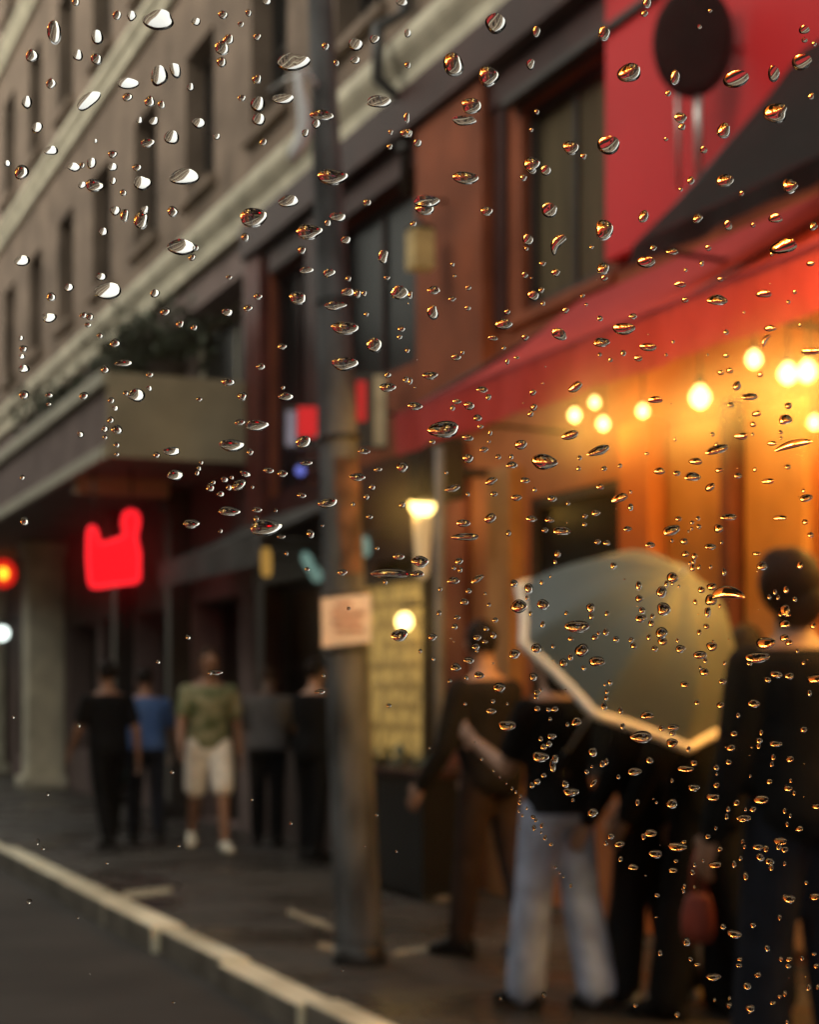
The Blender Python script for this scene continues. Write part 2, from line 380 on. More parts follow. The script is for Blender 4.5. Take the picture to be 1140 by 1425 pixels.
bulb(975, 553, 4.4, .060, 'largest glowing lamp hanging in the middle under the red awning', awz(4.4))
bulb(1050, 500, 4.3, .042, 'hanging bulb highest of all, just beside the bright pair', awz(4.3))
bulb(1097, 520, 4.3, .050, 'big hanging bulb touching its neighbour at the picture edge', awz(4.3))
bulb(1124, 517, 4.45, .052, 'outermost of the bright bulbs that merge at the picture edge', awz(4.45))
bulb(1134, 588, 4.6, .034, 'small low hanging bulb under the bright merged pair', awz(4.6))

G_GLOBE = glow('added globe light', (1.0, .56, .10), 80)  # unseen lights added beyond the view, for golden glints in the raindrops
for k, (y, t, z) in enumerate(((5.35, 4.45, 2.90), (5.25, 4.85, 2.60), (5.0, 4.2, 2.75), (4.8, 4.62, 2.95), (4.55, 4.15, 2.95), (4.45, 4.75, 2.62), (4.15, 4.4, 2.80), (3.95, 4.8, 2.95), (3.75, 4.2, 2.7), (3.5, 4.6, 2.85), (3.3, 4.25, 2.95), (3.2, 4.8, 2.65))):
    c = Vector((t, y, z)); a = thing('glint_globe', ORDB[k] + ' added unseen globe light of the row under the near end of the red awning', 'lamp', c, 'added globe lights under the near end of the awning')
    b = MB(); b.ball(c, .125, 16, 10); b.build('globe', G_GLOBE, a)
    b = MB(); b.tube([c + UP*.12, Vector((t, y, awz(t)))], .008, 6); b.build('cord', M['darkmetal'], a)

def wall_lamp(px, py, t, r, label, cone):
    c = on(px, py, t); a = thing('globe_lamp', label, 'lamp', c)
    b = MB(); b.ball(c, (r, r, r*1.12), 18, 12); b.build('globe', G_POST, a); lamp_light(c - Vector((r*1.5,0,r*.3)), r*.5, 1.3*(r/.09)**2, a)
    if cone:
        s = MB(); s.lathe(c + Vector((0,0,-r*1.05)), [(r*.75, 0), (r*.72, -.06), (r*.5, -.34), (r*.45, -.40), (r*.2, -.43)], 18); s.build('cone', M['cone'], a)
    s = MB(); s.tube([c + Vector((0,0,r*1.05)), c + Vector((0,0,r*1.9)), c + Vector((.16,0,r*2.2)), Vector((4.99, c.y, c.z + r*2.2))], .016); s.build('bracket', M['darkmetal'], a)
wall_lamp(588, 699, 4.62, .090, 'white globe wall lamp with glowing cone beneath, by the corner post', True)
wall_lamp(563, 865, 4.75, .058, 'small yellow globe lamp in front of the lit menu board', False)

mb = thing('menu_board', 'tall glowing yellow menu board on the wall behind the street pole', 'menu board', (4.9, 12.9, 1.6))
p0, p1 = on(508, 940, 4.93), on(596, 940, 4.93)
f = MB(); f.box((4.91, p1.y, .98), (4.93, p0.y, 2.30)); f.build('lit_panel', G_BOARD, mb)
f = MB()
for (a, b) in (((p1.y-.05, .93), (p0.y+.05, .978)), ((p1.y-.05, 2.302), (p0.y+.05, 2.36)), ((p1.y-.05, .978), (p1.y-.002, 2.302)), ((p0.y+.002, .978), (p0.y+.05, 2.302))):
    f.box((4.88, a[0], a[1]), (5.0, b[0], b[1]))
f.build('frame', M['winframe'], mb)
f = MB()
for k in range(7):
    z = 2.12 - k*.155; f.box((4.905, p1.y+.12, z), (4.909, p0.y-.12-(k % 3)*.16, z+.05))
f.build('dark_bands', mat('faint menu print', (.3,.2,.07), .6, .4, 14, emit=(1.0, .60, .16), strength=.17*LAMP), mb)

# slim pale post at the corner of the terrace, dark box above
pc = on(612, 900, 4.45); po = MB(); po.tube([(pc.x, pc.y, .13), (pc.x, pc.y, 3.05)], .033); po.lathe((pc.x, pc.y, .13), [(.09, 0), (.09, .03), (.04, .06)], 16)
tag(po.build('terrace_post', mat('dull grey post', (.20,.19,.18), .6, .15, 8, spec=.2)), 'slim pale metal post beside the globe wall lamp', 'post')
bx = thing('speaker_box', 'dark box fixed above the globe wall lamp at the terrace corner', 'box', on(608, 655, 4.55))
c = bx.location.copy(); b = MB(); b.box(c - Vector((.14,.16,.20)), c + Vector((.14,.16,.20)), .02); b.build('cabinet', M['darkmetal'], bx)
b = MB(); b.box(c - Vector((.155,.13,.17)), c + Vector((-.143,.13,.17)), .004); b.build('grille', M['blackcloth'], bx)
b = MB(); b.tube([c + Vector((.12,0,0)), Vector((4.99, c.y, c.z))], .03); b.build('bracket', M['darkmetal'], bx)
# hanging ochre lantern high up
hl = thing('hanging_lantern', 'ochre box lantern hanging beside the upper restaurant windows', 'lantern', on(585, 346, 4.7)); c = hl.location.copy()
b = MB(); b.box(c - Vector((.08,.08,.15)), c + Vector((.08,.08,.13)), .015); b.build('shade', mat('ochre paper', (.42,.31,.13), .7, .2, 8, emit=(1,.62,.2), strength=.03), hl)
b = MB(); b.lathe(c + Vector((0,0,.13)), [(.10, 0), (.10, .015), (.02, .06)], 16); b.build('cap', M['darkmetal'], hl)
b = MB(); b.tube([c + Vector((0,0,.18)), c + Vector((0,0,.34)), Vector((4.99, c.y, c.z+.36))], .012); b.build('bracket', M['darkmetal'], hl)

# red neon sign under the marquee, turned to the street
D_ = 16.9
neon = thing('neon_sign', 'glowing red neon sign with two upright horns hanging under the marquee', 'sign', at(157, 770, D_))
out = [(490,668),(503,652),(520,652),(536,672),(546,715),(556,748),(610,732),(660,716),(688,706),(690,680),(680,640),(684,592),(702,568),(735,563),(764,578),(772,610),(768,660),(756,700),(762,745),(776,795),(774,945),(752,962),(640,975),(540,990),(505,985),(494,950),(484,820),(486,720)]
pts = [at(x/4, 570+y/4, D_) for x, y in out]
s = MB(); s.prism(pts, FWD*.06); s.build('face', G_RED, neon)
s = MB()
for i, p in enumerate(pts): pass
s.tube(pts + [pts[0]], .012, 8, False)
s.build('rim', mat('red neon tube', (.1,.03,.03), .4, .02, 3, emit=(1, .018, .03), strength=2.6*LAMP), neon)
s = MB()
for (x, y) in ((129, 733), (182, 712)): p = at(x, y, D_) + FWD*.03; s.tube([p, Vector((p.x, p.y, 3.69))], .012)
s.build('hanger', M['darkmetal'], neon)

def lamp_disc(name, label, px, py, t, r, col, strength, cat='lamp', group=None):
    c = on(px, py, t); a = thing(name, label, cat, c, group)
    b = MB(); b.ball(c, (r, r, r), 16, 10); b.build('bulb', glow(name+' glass', col, strength), a)
    b = MB(); b.lathe(c + Vector((0,0,r*.86)), [(r*.5, 0), (r*.62, .02), (r*.4, r*.7)], 14); b.tube([c + Vector((0,0,r*1.5)), Vector((4.99, c.y, c.z + r*1.9))], .015); b.build('bracket', M['darkmetal'], a)
lamp_disc('white_lamp', 'round white shop lamp low beside the cream pillar', 2, 881, 4.7, .115, (.86, 1, .93), 5)
ra = on(4, 798, 4.6); a = thing('red_lamp', 'red ring lamp with a yellow core high beside the cream pillar', 'lamp', ra)
b = MB(); b.ball(ra, (.07, .07, .085), 14, 10); b.build('core', glow('amber core', (1, .42, .02), 6), a)
b = MB(); q = []
for k in range(25): q.append(ra + RIGHT*(.15*cos(2*pi*k/24)) + UP*(.17*sin(2*pi*k/24)))
b.tube(q, .055, 8, False); b.build('ring', glow('red ring glass', (1, .015, .01), 1.3), a)
b = MB(); b.tube([ra + UP*.2, ra + UP*.35, Vector((4.99, ra.y, ra.z+.38))], .014); b.build('bracket', M['darkmetal'], a)

def box_sign(name, label, rect, t, cols, cat='sign', thick=.05):
    x0, y0, x1, y1 = rect; ctr = on((x0+x1)/2, (y0+y1)/2, t); d = (ctr - EYEP).dot(FWD)
    a = thing(name, label, cat, ctr)
    h0, h1 = at(x0-2, y1+2, d) + FWD*.01, at(x1+2, y0-2, d) + FWD*.01
    f = MB(); P = [at(x0-2, y1+2, d), at(x1+2, y1+2, d), at(x1+2, y0-2, d), at(x0-2, y0-2, d)]
    f.prism([p + FWD*.012 for p in P], FWD*thick); f.build('case', M['darkmetal'], a)
    for (nm, rx0, ry0, rx1, ry1, m) in cols:
        g = MB(); g.prism([at(rx0, ry1, d), at(rx1, ry1, d), at(rx1, ry0, d), at(rx0, ry0, d)], FWD*.009); g.build(nm, m, a)
    f = MB(); e = at((x0+x1)/2, (y0+y1)/2, d) + FWD*(.02+thick/2); f.tube([e, Vector((4.995, e.y+.05, e.z))], .015); f.build('arm', M['darkmetal'], a)
box_sign('box_sign', 'small lit box sign, red beside bluish white, on the dark red timber front', (397, 565, 442, 622), 4.55,
    [('red_face', 414, 566, 441, 608, glow('red box glass', (1, .015, .02), .85)), ('white_face', 398, 572, 412, 620, mat('bluish box glass', (.3,.3,.4), .5, .1, 5, emit=(.55,.6,.9), strength=.16*LAMP))])
box_sign('blade_sign', 'narrow red blade sign with a pale edge on the wall right behind the pole', (490, 520, 538, 622), 4.72,
    [('red_face', 496, 530, 510, 586, glow('red blade glass', (1, .012, .015), .55)), ('pale_edge', 520, 522, 537, 620, M['creamwood'])])
lamp_disc('blue_lamp', 'tiny blue lamp below the lit box sign', 418, 655, 4.7, .040, (.22, .27, 1), 1.1)
def strip_lamp(label, a_, b_, t, w, col, s, nm='strip_lamp'):
    p, q = on(*a_, t), on(*b_, t); q = p + (q-p); o = thing(nm, label, 'lamp', p)
    b = MB(); b.tube([p, p.lerp(q, .25), p.lerp(q, .75), q], [w*.7, w, w, w*.7], 10); b.build('tube', glow(nm+' glass', col, s), o)
    b = MB(); b.tube([p + UP*.03, Vector((4.99, p.y, p.z+.03))], .012); b.build('bracket', M['darkmetal'], o)
strip_lamp('narrow yellow lamp beside the end of the grey awning', (370, 763), (371, 802), 4.4, .045, (1, .55, .12), .55)
strip_lamp('slanted pale green light in the dark shop left of the pole', (424, 772), (434, 792), 4.75, .045, (.50, .85, .72), .42)
strip_lamp('lower pale green light in the dark shop left of the pole', (436, 792), (443, 806), 4.75, .050, (.50, .85, .72), .36)
strip_lamp('upright pale green light just right of the street pole', (506, 748), (507, 774), 4.75, .050, (.50, .85, .72), .42)

# ================================================================ street pole and what hangs on it
pl = thing('street_pole', 'tall weathered grey pole leaning slightly at the kerb', 'pole', (3.04, 7.94, .13))
def pole_pt(py): return at(446 + .0405*py, py, 8.5)
p = MB(); zs = [1342, 1300, 1180, 1000, 800, 600, 400, 200, 0, -300, -700]
p.tube([pole_pt(y) for y in zs], [.122, .118, .113, .109, .104, .096, .082, .070, .063, .058, .052], 20); p.build('shaft', M['pole'], pl)
p = MB(); b0 = pole_pt(1342); p.lathe((b0.x, b0.y, .131), [(.140, 0), (.140, .03), (.130, .05), (.126, .09)], 24); p.build('base_collar', M['darkmetal'], pl)
p = MB()
rr = random.Random(5)
for (ya, yb, a0, a1, rad) in ((640, 700, -.2, 1.2, .101), (702, 800, -.1, 1.0, .106)):
    V = []
    for i in range(9):
        y = ya + (yb-ya)*i/8; c = pole_pt(y); row = []
        for k in range(9):
            an = a0 + (a1-a0)*k/8 + rr.uniform(-.05,.05); row.append(p.bm.verts.new(c + (RIGHT*sin(an) - FWD*cos(an))*(rad+.004)))
        V.append(row)
    for i in range(8):
        for k in range(8): p.bm.faces.new((V[i][k], V[i][k+1], V[i+1][k+1], V[i+1][k]))
p.build('poster_remains', M['rust'], pl)
p = MB()
for y in (420, 828, 905, 610): c = pole_pt(y); ax = (pole_pt(y-50)-c).normalized(); p.lathe(c, [(.093 if y < 500 else .112, -.012), (.093 if y < 500 else .112, .012)], 20, axis=ax)
p.build('clamp_band', M['darkmetal'], pl)
sg = thing('pole_sign', 'small pale pinkish sign plate with faint red marks strapped to the street pole', 'sign', at(480, 866, 8.36))
d = 8.37; f = MB(); P = [at(448, 901, d), at(517, 893, d), at(516, 826, d), at(447, 833, d)]
f.prism(P, FWD*.006); f.build('plate', mat('pale pink plate', (.88,.72,.64), .6, .12, 5), sg)
f = MB()
for (x0, y0, x1, y1) in ((462, 850, 508, 856), (462, 862, 502, 868), (466, 874, 506, 879), (466, 838, 490, 843)):
    f.prism([at(x0, y1+1, d-.004), at(x1, y1, d-.004), at(x1, y0, d-.004), at(x0, y0+1, d-.004)], FWD*.003)
f.build('red_marks', mat('faded red print', (.50,.20,.15), .7, .3, 30), sg)
al = thing('lamp_arm', 'curved pale lamp bracket fixed to the upper part of the street pole', 'lamp arm', at(440, 160, 8.5))
f = MB(); f.tube([at(x, y, 8.42) for x, y in ((440,120),(424,98),(416,100),(417,125),(422,150),(425,175),(419,198),(409,214),(404,224))], [.012,.014,.018,.024,.032,.040,.034,.028,.016], 12); f.build('arm', mat('chalky lamp paint', (.66,.68,.70), .35, .06, 6), al)
f = MB(); f.tube([at(418, 102, 8.44), at(398, 112, 8.5), at(374, 128, 8.56)], .010, 8); f.tube([at(440,172,8.5), at(425,172,8.42)], .014, 8); f.build('stay', M['metal'], al)
# drain pipe on the facade
dp = MB(); a = on(566, 300, 4.93); dp.tube([(4.93, a.y, 5.2), (4.93, a.y, 5.85), (4.70, a.y, 6.02), (4.70, a.y, 6.40), (4.92, a.y, 6.55), (4.92, a.y, 16)], .05)
for z in (5.5, 7.2, 9.0, 11, 13): dp.lathe((4.925, a.y, z), [(.065, 0), (.065, .06)], 16)
tag(dp.build('drain_pipe', M['darkmetal']), 'black drain pipe running up the stone facade beside the pole', 'pipe')
# dark planters along the terrace
def planter(label, y0, y1, t0, t1, h):
    a = thing('planter', label, 'planter', ((t0+t1)/2, (y0+y1)/2, .13))
    b = MB(); b.box((t0, y0, .16), (t1, y1, h), .015); b.build('box', M['blackgloss'], a)
    b = MB(); b.box((t0-.03, y0-.03, h+.001), (t1+.03, y1+.03, h+.045), .01); b.build('rim', M['redwooddark'], a)
    b = MB()
    for (u, v) in ((t0+.05, y0+.05), (t1-.05, y0+.05), (t0+.05, y1-.05), (t1-.05, y1-.05)): b.box((u-.04, v-.04, .13), (u+.04, v+.04, .158))
    b.build('feet', M['darkmetal'], a)
    b = MB(); rr = random.Random(int(y0*10))
    for k in range(70):
        c = Vector((rr.uniform(t0+.04, t1-.04), rr.uniform(y0+.05, y1-.05), h + rr.uniform(.03, .17))); q = Matrix.Rotation(rr.uniform(0, 6.3), 3, 'Z') @ Matrix.Rotation(rr.uniform(-1, 1), 3, 'X')
        b.quad(*[c + q @ Vector(v) for v in ((-.025,0,0),(0,-.06,.01),(.025,0,0),(0,.06,.01))])
    b.build('foliage', M['leaf'], a)
planter('long dark planter box between the street pole and the slim terrace post', 10.1, 11.5, 4.3, 4.62, .92)
# shrubs on top of the marquee
for k, (y, label) in enumerate(((16.5, 'dark shrub at the near end of the marquee roof'), (17.6, 'second dark shrub from the near end of the marquee roof'), (18.8, 'third dark shrub along the marquee roof'), (20.2, 'fourth dark shrub along the marquee roof'), (21.8, 'fifth dark shrub, farthest on the marquee roof'))):
    a = thing('shrub', label, 'plant', (4.3, y, 4.44), 'shrubs on the marquee roof'); rr = random.Random(40+k)
    b = MB(); b.lathe((4.3, y, 4.445), [(.16, 0), (.20, .22), (.22, .25), (.18, .25)], 16); b.build('pot', M['stonedark'], a)
    b = MB(); L = MB()
    for j in range(9):
        an = rr.uniform(0, 6.3); tip = Vector((4.3 + .42*cos(an)*rr.random(), y + .6*sin(an)*rr.random(), 4.9 + rr.random()*.35)); s0 = Vector((4.3, y, 4.66))
        b.tube([s0, s0.lerp(tip, .5) + Vector((0,0,.06)), tip], [.014, .01, .004], 6)
        for i in range(60):
            c = tip + Vector((rr.gauss(0, .16), rr.gauss(0, .17), rr.gauss(-.1, .13))); q = Matrix.Rotation(rr.uniform(0, 6.3), 3, 'Z') @ Matrix.Rotation(rr.uniform(-1.2, 1.2), 3, 'X')
            L.quad(*[c + q @ Vector(v) for v in ((-.03,0,0),(0,-.07,.015),(.03,0,0),(0,.07,.015))])
    b.build('stems', M['stem'], a); L.build('foliage', M['leaf'], a)
# ================================================================ people
def remesh(name, bm, voxel, m, parent, smooth=6):
    bmesh.ops.recalc_face_normals(bm, faces=bm.faces)
    me = bpy.data.meshes.new(name + ' cage'); bm.to_mesh(me); bm.free()
    o = bpy.data.objects.new('cage', me); C.objects.link(o)
    r = o.modifiers.new('r', 'REMESH'); r.mode = 'VOXEL'; r.voxel_size = voxel; r.use_smooth_shade = True
    s = o.modifiers.new('s', 'SMOOTH'); s.factor = .5; s.iterations = smooth
    dg = bpy.context.evaluated_depsgraph_get()
    nm = bpy.data.meshes.new_from_object(o.evaluated_get(dg))
    bpy.data.objects.remove(o); bpy.data.meshes.remove(me)
    nm.name = name; nm.materials.clear(); nm.materials.append(m)
    for p in nm.polygons: p.use_smooth = True; p.material_index = 0
    q = bpy.data.objects.new(name, nm); C.objects.link(q); q.parent = parent
    return q

def cap(mb, p0, p1, r0, r1, seg=12):
    p0, p1 = Vector(p0), Vector(p1); d = (p1-p0)
    n = d.normalized()
    pts = [p0 - n*r0*.98, p0 - n*r0*.8, p0 - n*r0*.45, p0, p0.lerp(p1, .33), p0.lerp(p1, .66), p1, p1 + n*r1*.45, p1 + n*r1*.8, p1 + n*r1*.98]
    rad = [r0*.2, r0*.6, r0*.9, r0, r0*.7+r1*.33, r0*.37+r1*.66, r1, r1*.9, r1*.6, r1*.2]
    mb.tube(pts, rad, seg)

def loft(mb, secs, seg=20):
    """closed tube through (centre, half width, half depth, side axis, front axis) sections"""
    rings = [[mb.bm.verts.new(Vector(c) + sx*(rx*cos(2*pi*k/seg)) + fy*(ry*sin(2*pi*k/seg))) for k in range(seg)] for (c, rx, ry, sx, fy) in secs]
    for a, b in zip(rings, rings[1:]):
        for k in range(seg): mb.bm.faces.new((a[k], a[(k+1) % seg], b[(k+1) % seg], b[k]))
    mb.bm.faces.new(rings[0][::-1]); mb.bm.faces.new(rings[-1])

SKIN = dict(light=mat('skin', (.40,.23,.16), .55, .06, 5), tan=mat('tanned skin', (.27,.14,.09), .55, .06, 5), dark=mat('dark skin', (.13,.07,.045), .55, .06, 5))
HAIR = mat('dark hair', (.014,.011,.010), .6, .3, 25, stretch=(8, 8, 1)); HAIRB = mat('brown hair', (.05,.028,.018), .6, .3, 25, stretch=(8, 8, 1))
EYEM = mat('eye', (.03,.02,.015), .2, .02, 3)

def person(label, pos, yaw, height, skin='light', hair=HAIR, hairlen='short', top=None, topkind='tee', bottom=None, botkind='trousers',
           shoe=None, legs=((8, 6), (-8, 12)), arms=((6, 8, 14), (-6, 8, 14)), lean=3, nod=0, turn=0, wide=1.0, group=None):
    """legs: (hip swing fwd, knee bend) for each side; arms: (shoulder swing fwd, out, elbow bend) for each side; yaw 0 faces up the street"""
    s = height/1.75
    root = thing('person', label, 'person', pos, group); root.rotation_euler = (0, 0, yaw); root.scale = (s, s, s)
    X = Vector((1,0,0))
    hipz = .93; feet = []; joints = []
    for sd, (sw, kb) in zip((-1, 1), legs):
        h = Vector((sd*.092, 0, hipz)); a = radians(sw)
        k = h + Vector((sd*.012, sin(a), -cos(a)))*.43; b = a - radians(kb)
        an = k + Vector((sd*.006, sin(b), -cos(b)))*.415; joints.append([h, k, an, b])
    low = min(j[2].z for j in joints) - .085
    up = Vector((0, 0, -low))
    for j in joints: j[0] += up; j[1] += up; j[2] += up
    L_ = radians(lean); sp = Vector((0, sin(L_), cos(L_))); fr = Vector((0, cos(L_), -sin(L_)))
    pel = Vector((0, -.005, hipz)) + up
    def T(h, f=0.0): return pel + sp*h + fr*f
    W = wide
    secs = [(-.10, .135, .10, -.01), (-.04, .168, .118, -.015), (.04, .170, .118, -.012), (.14, .148*W, .104*W, .0), (.25, .152*W, .108*W, .004), (.36, .172*W, .122*W, .008),
            (.44, .180*W, .112*W, .0), (.49, .150*W, .085, -.012), (.53, .075, .062, -.01), (.545, .05, .05, -.005)]
    def torso(mb, grow=0.0, lo=-.2, hi=.6):
        loft(mb, [(T(h, f), rx+grow, ry+grow, X, fr) for h, rx, ry, f in secs if lo <= h <= hi])
    nd = L_*.4 + radians(nod); hd = Vector((0, sin(nd), cos(nd))); neck = T(.51, -.008); hc = neck + hd*.175 + Vector((0,.02,0))
    Rh = Matrix.Rotation(radians(turn), 3, 'Z') @ Matrix.Rotation(-nd, 3, 'X')
    body = MB(); torso(body)
    cap(body, neck, neck + hd*.10 + Vector((0,.01,0)), .062, .055)
    body.ball(hc, (.074, .092, .112), 20, 14, Rh); body.ball(hc + Rh @ Vector((0,.028,-.062)), (.052,.060,.052), 16, 10, Rh)
    cap(body, hc + Rh @ Vector((0,.088,.012)), hc + Rh @ Vector((0,.108,-.022)), .010, .017, 8)          # nose
    cap(body, hc + Rh @ Vector((-.022,.087,-.052)), hc + Rh @ Vector((.022,.087,-.052)), .010, .010, 8)      # lips
    cap(body, hc + Rh @ Vector((-.034,.083,.028)), hc + Rh @ Vector((.034,.083,.028)), .013, .013, 8)       # brow
    for sd in (-1, 1): body.ball(hc + Rh @ Vector((sd*.077,-.006,-.008)), (.011,.020,.032), 8, 8, Rh)
    hands = []; shirt = MB(); legsm = MB(); shoes = []
    for sd, (sw, outw, eb) in zip((-1, 1), arms):
        sh = T(.435, -.005) + X*(sd*.178*W); a, o = radians(sw) + L_*.5, radians(outw)
        ud = Vector((sd*sin(o), sin(a)*cos(o), -cos(a)*cos(o))); el = sh + ud*.285
        b = a + radians(eb); o2 = o*.45 if eb < 70 else -o*.6
        fd = Vector((sd*sin(o2), sin(b)*cos(o2), -cos(b)*cos(o2))); wr = el + fd*.245
        cap(body, sh, el, .052, .041); cap(body, el, wr, .041, .027)
        inn = Vector((-sd, 0, 0)); inn = (inn - fd*inn.dot(fd)).normalized(); kn = fd.cross(inn)
        pc = wr + fd*.055; body.ball(pc, (.040,.016,.052), 12, 8, Matrix((kn, inn, fd)).transposed())
        for q, ln in zip((-.030, -.010, .010, .029), (.066, .076, .072, .056)):
            f0 = wr + fd*.095 + kn*q; f1 = f0 + (fd + inn*.30).normalized()*ln*.5; f2 = f1 + (fd*.7 + inn*.75).normalized()*ln*.5
            cap(body, f0 - fd*.02, f1, .0105, .0095, 8); cap(body, f1, f2, .0095, .0085, 8)
        sgn = 1 if kn.y > 0 else -1
        t0 = wr + fd*.03 + kn*(sgn*.034); t1 = t0 + (fd*.6 + kn*sgn*.75 + inn*.2).normalized()*.035; t2 = t1 + (fd + inn*.3).normalized()*.03
        cap(body, t0, t1, .013, .0105, 8); cap(body, t1, t2, .0105, .009, 8)
        hands.append(root.location + Matrix.Rotation(yaw, 3, 'Z') @ (pc*s) )
        if topkind == 'tee': cap(shirt, sh + Vector((0,0,.004)), sh + ud*.185, .068, .066)
        elif topkind == 'long': cap(shirt, sh + Vector((0,0,.004)), el, .070, .058); cap(shirt, el, wr - fd*.005, .058, .043)
    for sd, (h, k, an, b) in zip((-1, 1), joints):
        cap(body, h, k, .086, .056); cap(body, k, an, .055, .037)
        ball_ = Matrix.Rotation(b*.35 if b < 0 else b*.2, 3, 'X')
        d = ball_ @ Vector((sd*.12, 1, 0)).normalized()
        base = Vector((an.x, an.y, an.z-.045))
        cap(body, base - d*.045, base + d*.135, .036, .028)
        sm = MB(); ax = Vector((d.y, -d.x, 0)).normalized(); upv = ax.cross(d).normalized()*-1
        upv = Vector((0,0,1)) if abs(upv.z) < .3 else (upv if upv.z > 0 else -upv)
        loft(sm, [(base + d*u - upv*.040 + upv*hh, w_, hh+.002, ax, upv) for u, w_, hh in ((-.088,.018,.020),(-.078,.036,.046),(-.03,.042,.058),(.04,.042,.050),(.11,.050,.036),(.165,.040,.026),(.19,.016,.016))], 16)
        shoes.append(sm)
        if botkind == 'trousers':
            cap(legsm, h, k, .100, .074); cap(legsm, k, an + (k-an).normalized()*.015, .076, .066)
        elif botkind == 'shorts':
            kk = h.lerp(k, .86); cap(legsm, h, kk, .104, .100)
        elif botkind == 'loose':
            cap(legsm, h, k, .102, .088); cap(legsm, k, an + (k-an).normalized()*.01, .090, .094)
    bo = remesh('body', body.bm, .0085, SKIN[skin], root, 4)
    if top:
        torso(shirt, .020, -.05 if topkind != 'long' else -.11, .50); remesh('shirt' if topkind != 'long' else 'jacket', shirt.bm, .014, top, root)
    if bottom:
        torso(legsm, .016, -.12, .06); remesh('shorts' if botkind == 'shorts' else 'trousers', legsm.bm, .014, bottom, root)
    for sm in shoes:
        o = sm.build('shoe', shoe, root); o.matrix_parent_inverse = Matrix()
        for p in o.data.polygons: p.use_smooth = True
    # hair: a shell over the back and top of the skull, with a hairline
    hb = MB(); hb.ball(hc + Rh @ Vector((0,-.014,.020)), (.083,.096,.108), 24, 18, Rh)
    if hairlen == 'long':
        hb.ball(hc + Rh @ Vector((0,-.055,-.075)), (.080,.052,.14), 20, 14, Rh)
    if hairlen == 'bob':
        hb.ball(hc + Rh @ Vector((0,-.030,.012)), (.100,.098,.112), 24, 16, Rh); hb.ball(hc + Rh @ Vector((.02,-.055,-.050)), (.082,.062,.085), 18, 12, Rh); hb.ball(hc + Rh @ Vector((-.03,-.02,.075)), (.062,.07,.05), 16, 10, Rh)
    if hairlen == 'bun': hb.ball(hc + Rh @ Vector((0,-.075,.085)), (.05,.05,.046), 16, 10, Rh)
    inv = Rh.inverted(); bad = []
    for v in hb.bm.verts:
        q = inv @ (v.co - hc)
        if q.y > .045 and q.z < .055: v.co = hc + Rh @ Vector((q.x*.80, .03, q.z))
        if hairlen not in ('long', 'bob') and q.z < -.055: v.co = hc + Rh @ Vector((q.x*.8, q.y*.8 + .01, -.055))
    ho = hb.build('hair', hair, root); ho.matrix_parent_inverse = Matrix()
    for sd in (-1, 1):
        e = MB(); e.ball(hc + Rh @ Vector((sd*.031, .081, .006)), .0115, 10, 8); eo = e.build('eye', EYEM, root); eo.matrix_parent_inverse = Matrix()
    return root, hands

CL = dict(
    black=mat('black cotton', (.008,.008,.009), .9, .15, 20), blue=mat('blue cotton', (.075,.135,.31), .85, .12, 14), green=mat('floral green cotton', (.36,.34,.22), .85, .2, 8, col2=(.07,.10,.045), detail=2),
    whitec=mat('white cotton', (.84,.79,.73), .8, .08, 12), grey=mat('grey cotton', (.125,.115,.115), .85, .12, 14), brownj=mat('brown canvas', (.040,.026,.022), .85, .15, 14),
    darkj=mat('charcoal jacket', (.013,.012,.013), .8, .15, 14), jeans=mat('pale blue denim', (.38,.43,.58), .85, .22, 7, detail=9), navy=mat('navy cotton', (.014,.016,.024), .85, .15, 14),
    shoew=mat('white shoe leather', (.70,.68,.58), .5, .06, 12), shoeb=mat('black shoe leather', (.012,.011,.011), .5, .1, 12))
for m_ in list(CL.values()) + [HAIR, HAIRB]: m_.node_tree.nodes['Principled BSDF'].inputs['Specular IOR Level'].default_value = .08
STREET = lambda px, py: (lambda p: Vector((p.x, p.y, .134)))(at(px, py, (.134-EYE)*F_PX/(HY-py)))
AWAY, TOCAM, RIGHTW, LEFTW = 0.15, pi + .15, -pi/2 - .3, pi/2 - .3
AWAY = radians(12)
person('person in black shirt and black trousers walking away beside the cream pillar', STREET(150,1180), radians(8), 1.66, 'tan', top=CL['black'], bottom=CL['black'], shoe=CL['shoeb'],
       legs=((-12, 16), (15, 4)), arms=((14, 14, 20), (-12, 14, 14)), wide=1.06)
pb, hb_ = person('person in blue T-shirt leaning, half hidden behind the one dressed all in black', STREET(203,1174), radians(-8), 1.62, 'tan', top=CL['blue'], bottom=CL['navy'], shoe=CL['shoeb'],
       legs=((14, 4), (-12, 16)), arms=((16, 8, 30), (10, 14, 20)), lean=14, wide=1.05)
person('person in floral green shirt, white shorts and white shoes walking towards the camera', STREET(290,1184), radians(172), 1.78, 'tan', hair=HAIRB, top=CL['green'], bottom=CL['whitec'], botkind='shorts', shoe=CL['shoew'],
       legs=((20, 5), (-15, 20)), arms=((-16, 12, 22), (16, 12, 24)), wide=1.04)
person('person in grey shirt and black trousers with bowed head, arms folded', STREET(372,1176), radians(-25), 1.62, 'dark', hair=HAIRB, top=CL['grey'], bottom=CL['black'], shoe=CL['shoeb'],
       legs=((5, 4), (-4, 6)), arms=((24, 6, 62), (20, 6, 60)), lean=9, nod=30, wide=1.06)
person('person dressed in black standing directly beside the foot of the street pole, arm bent', STREET(436,1196), radians(-60), 1.64, 'light', top=CL['black'], topkind='tee', bottom=CL['black'], shoe=CL['shoeb'],
       legs=((4, 4), (-4, 4)), arms=((16, 10, 40), (10, 12, 20)))
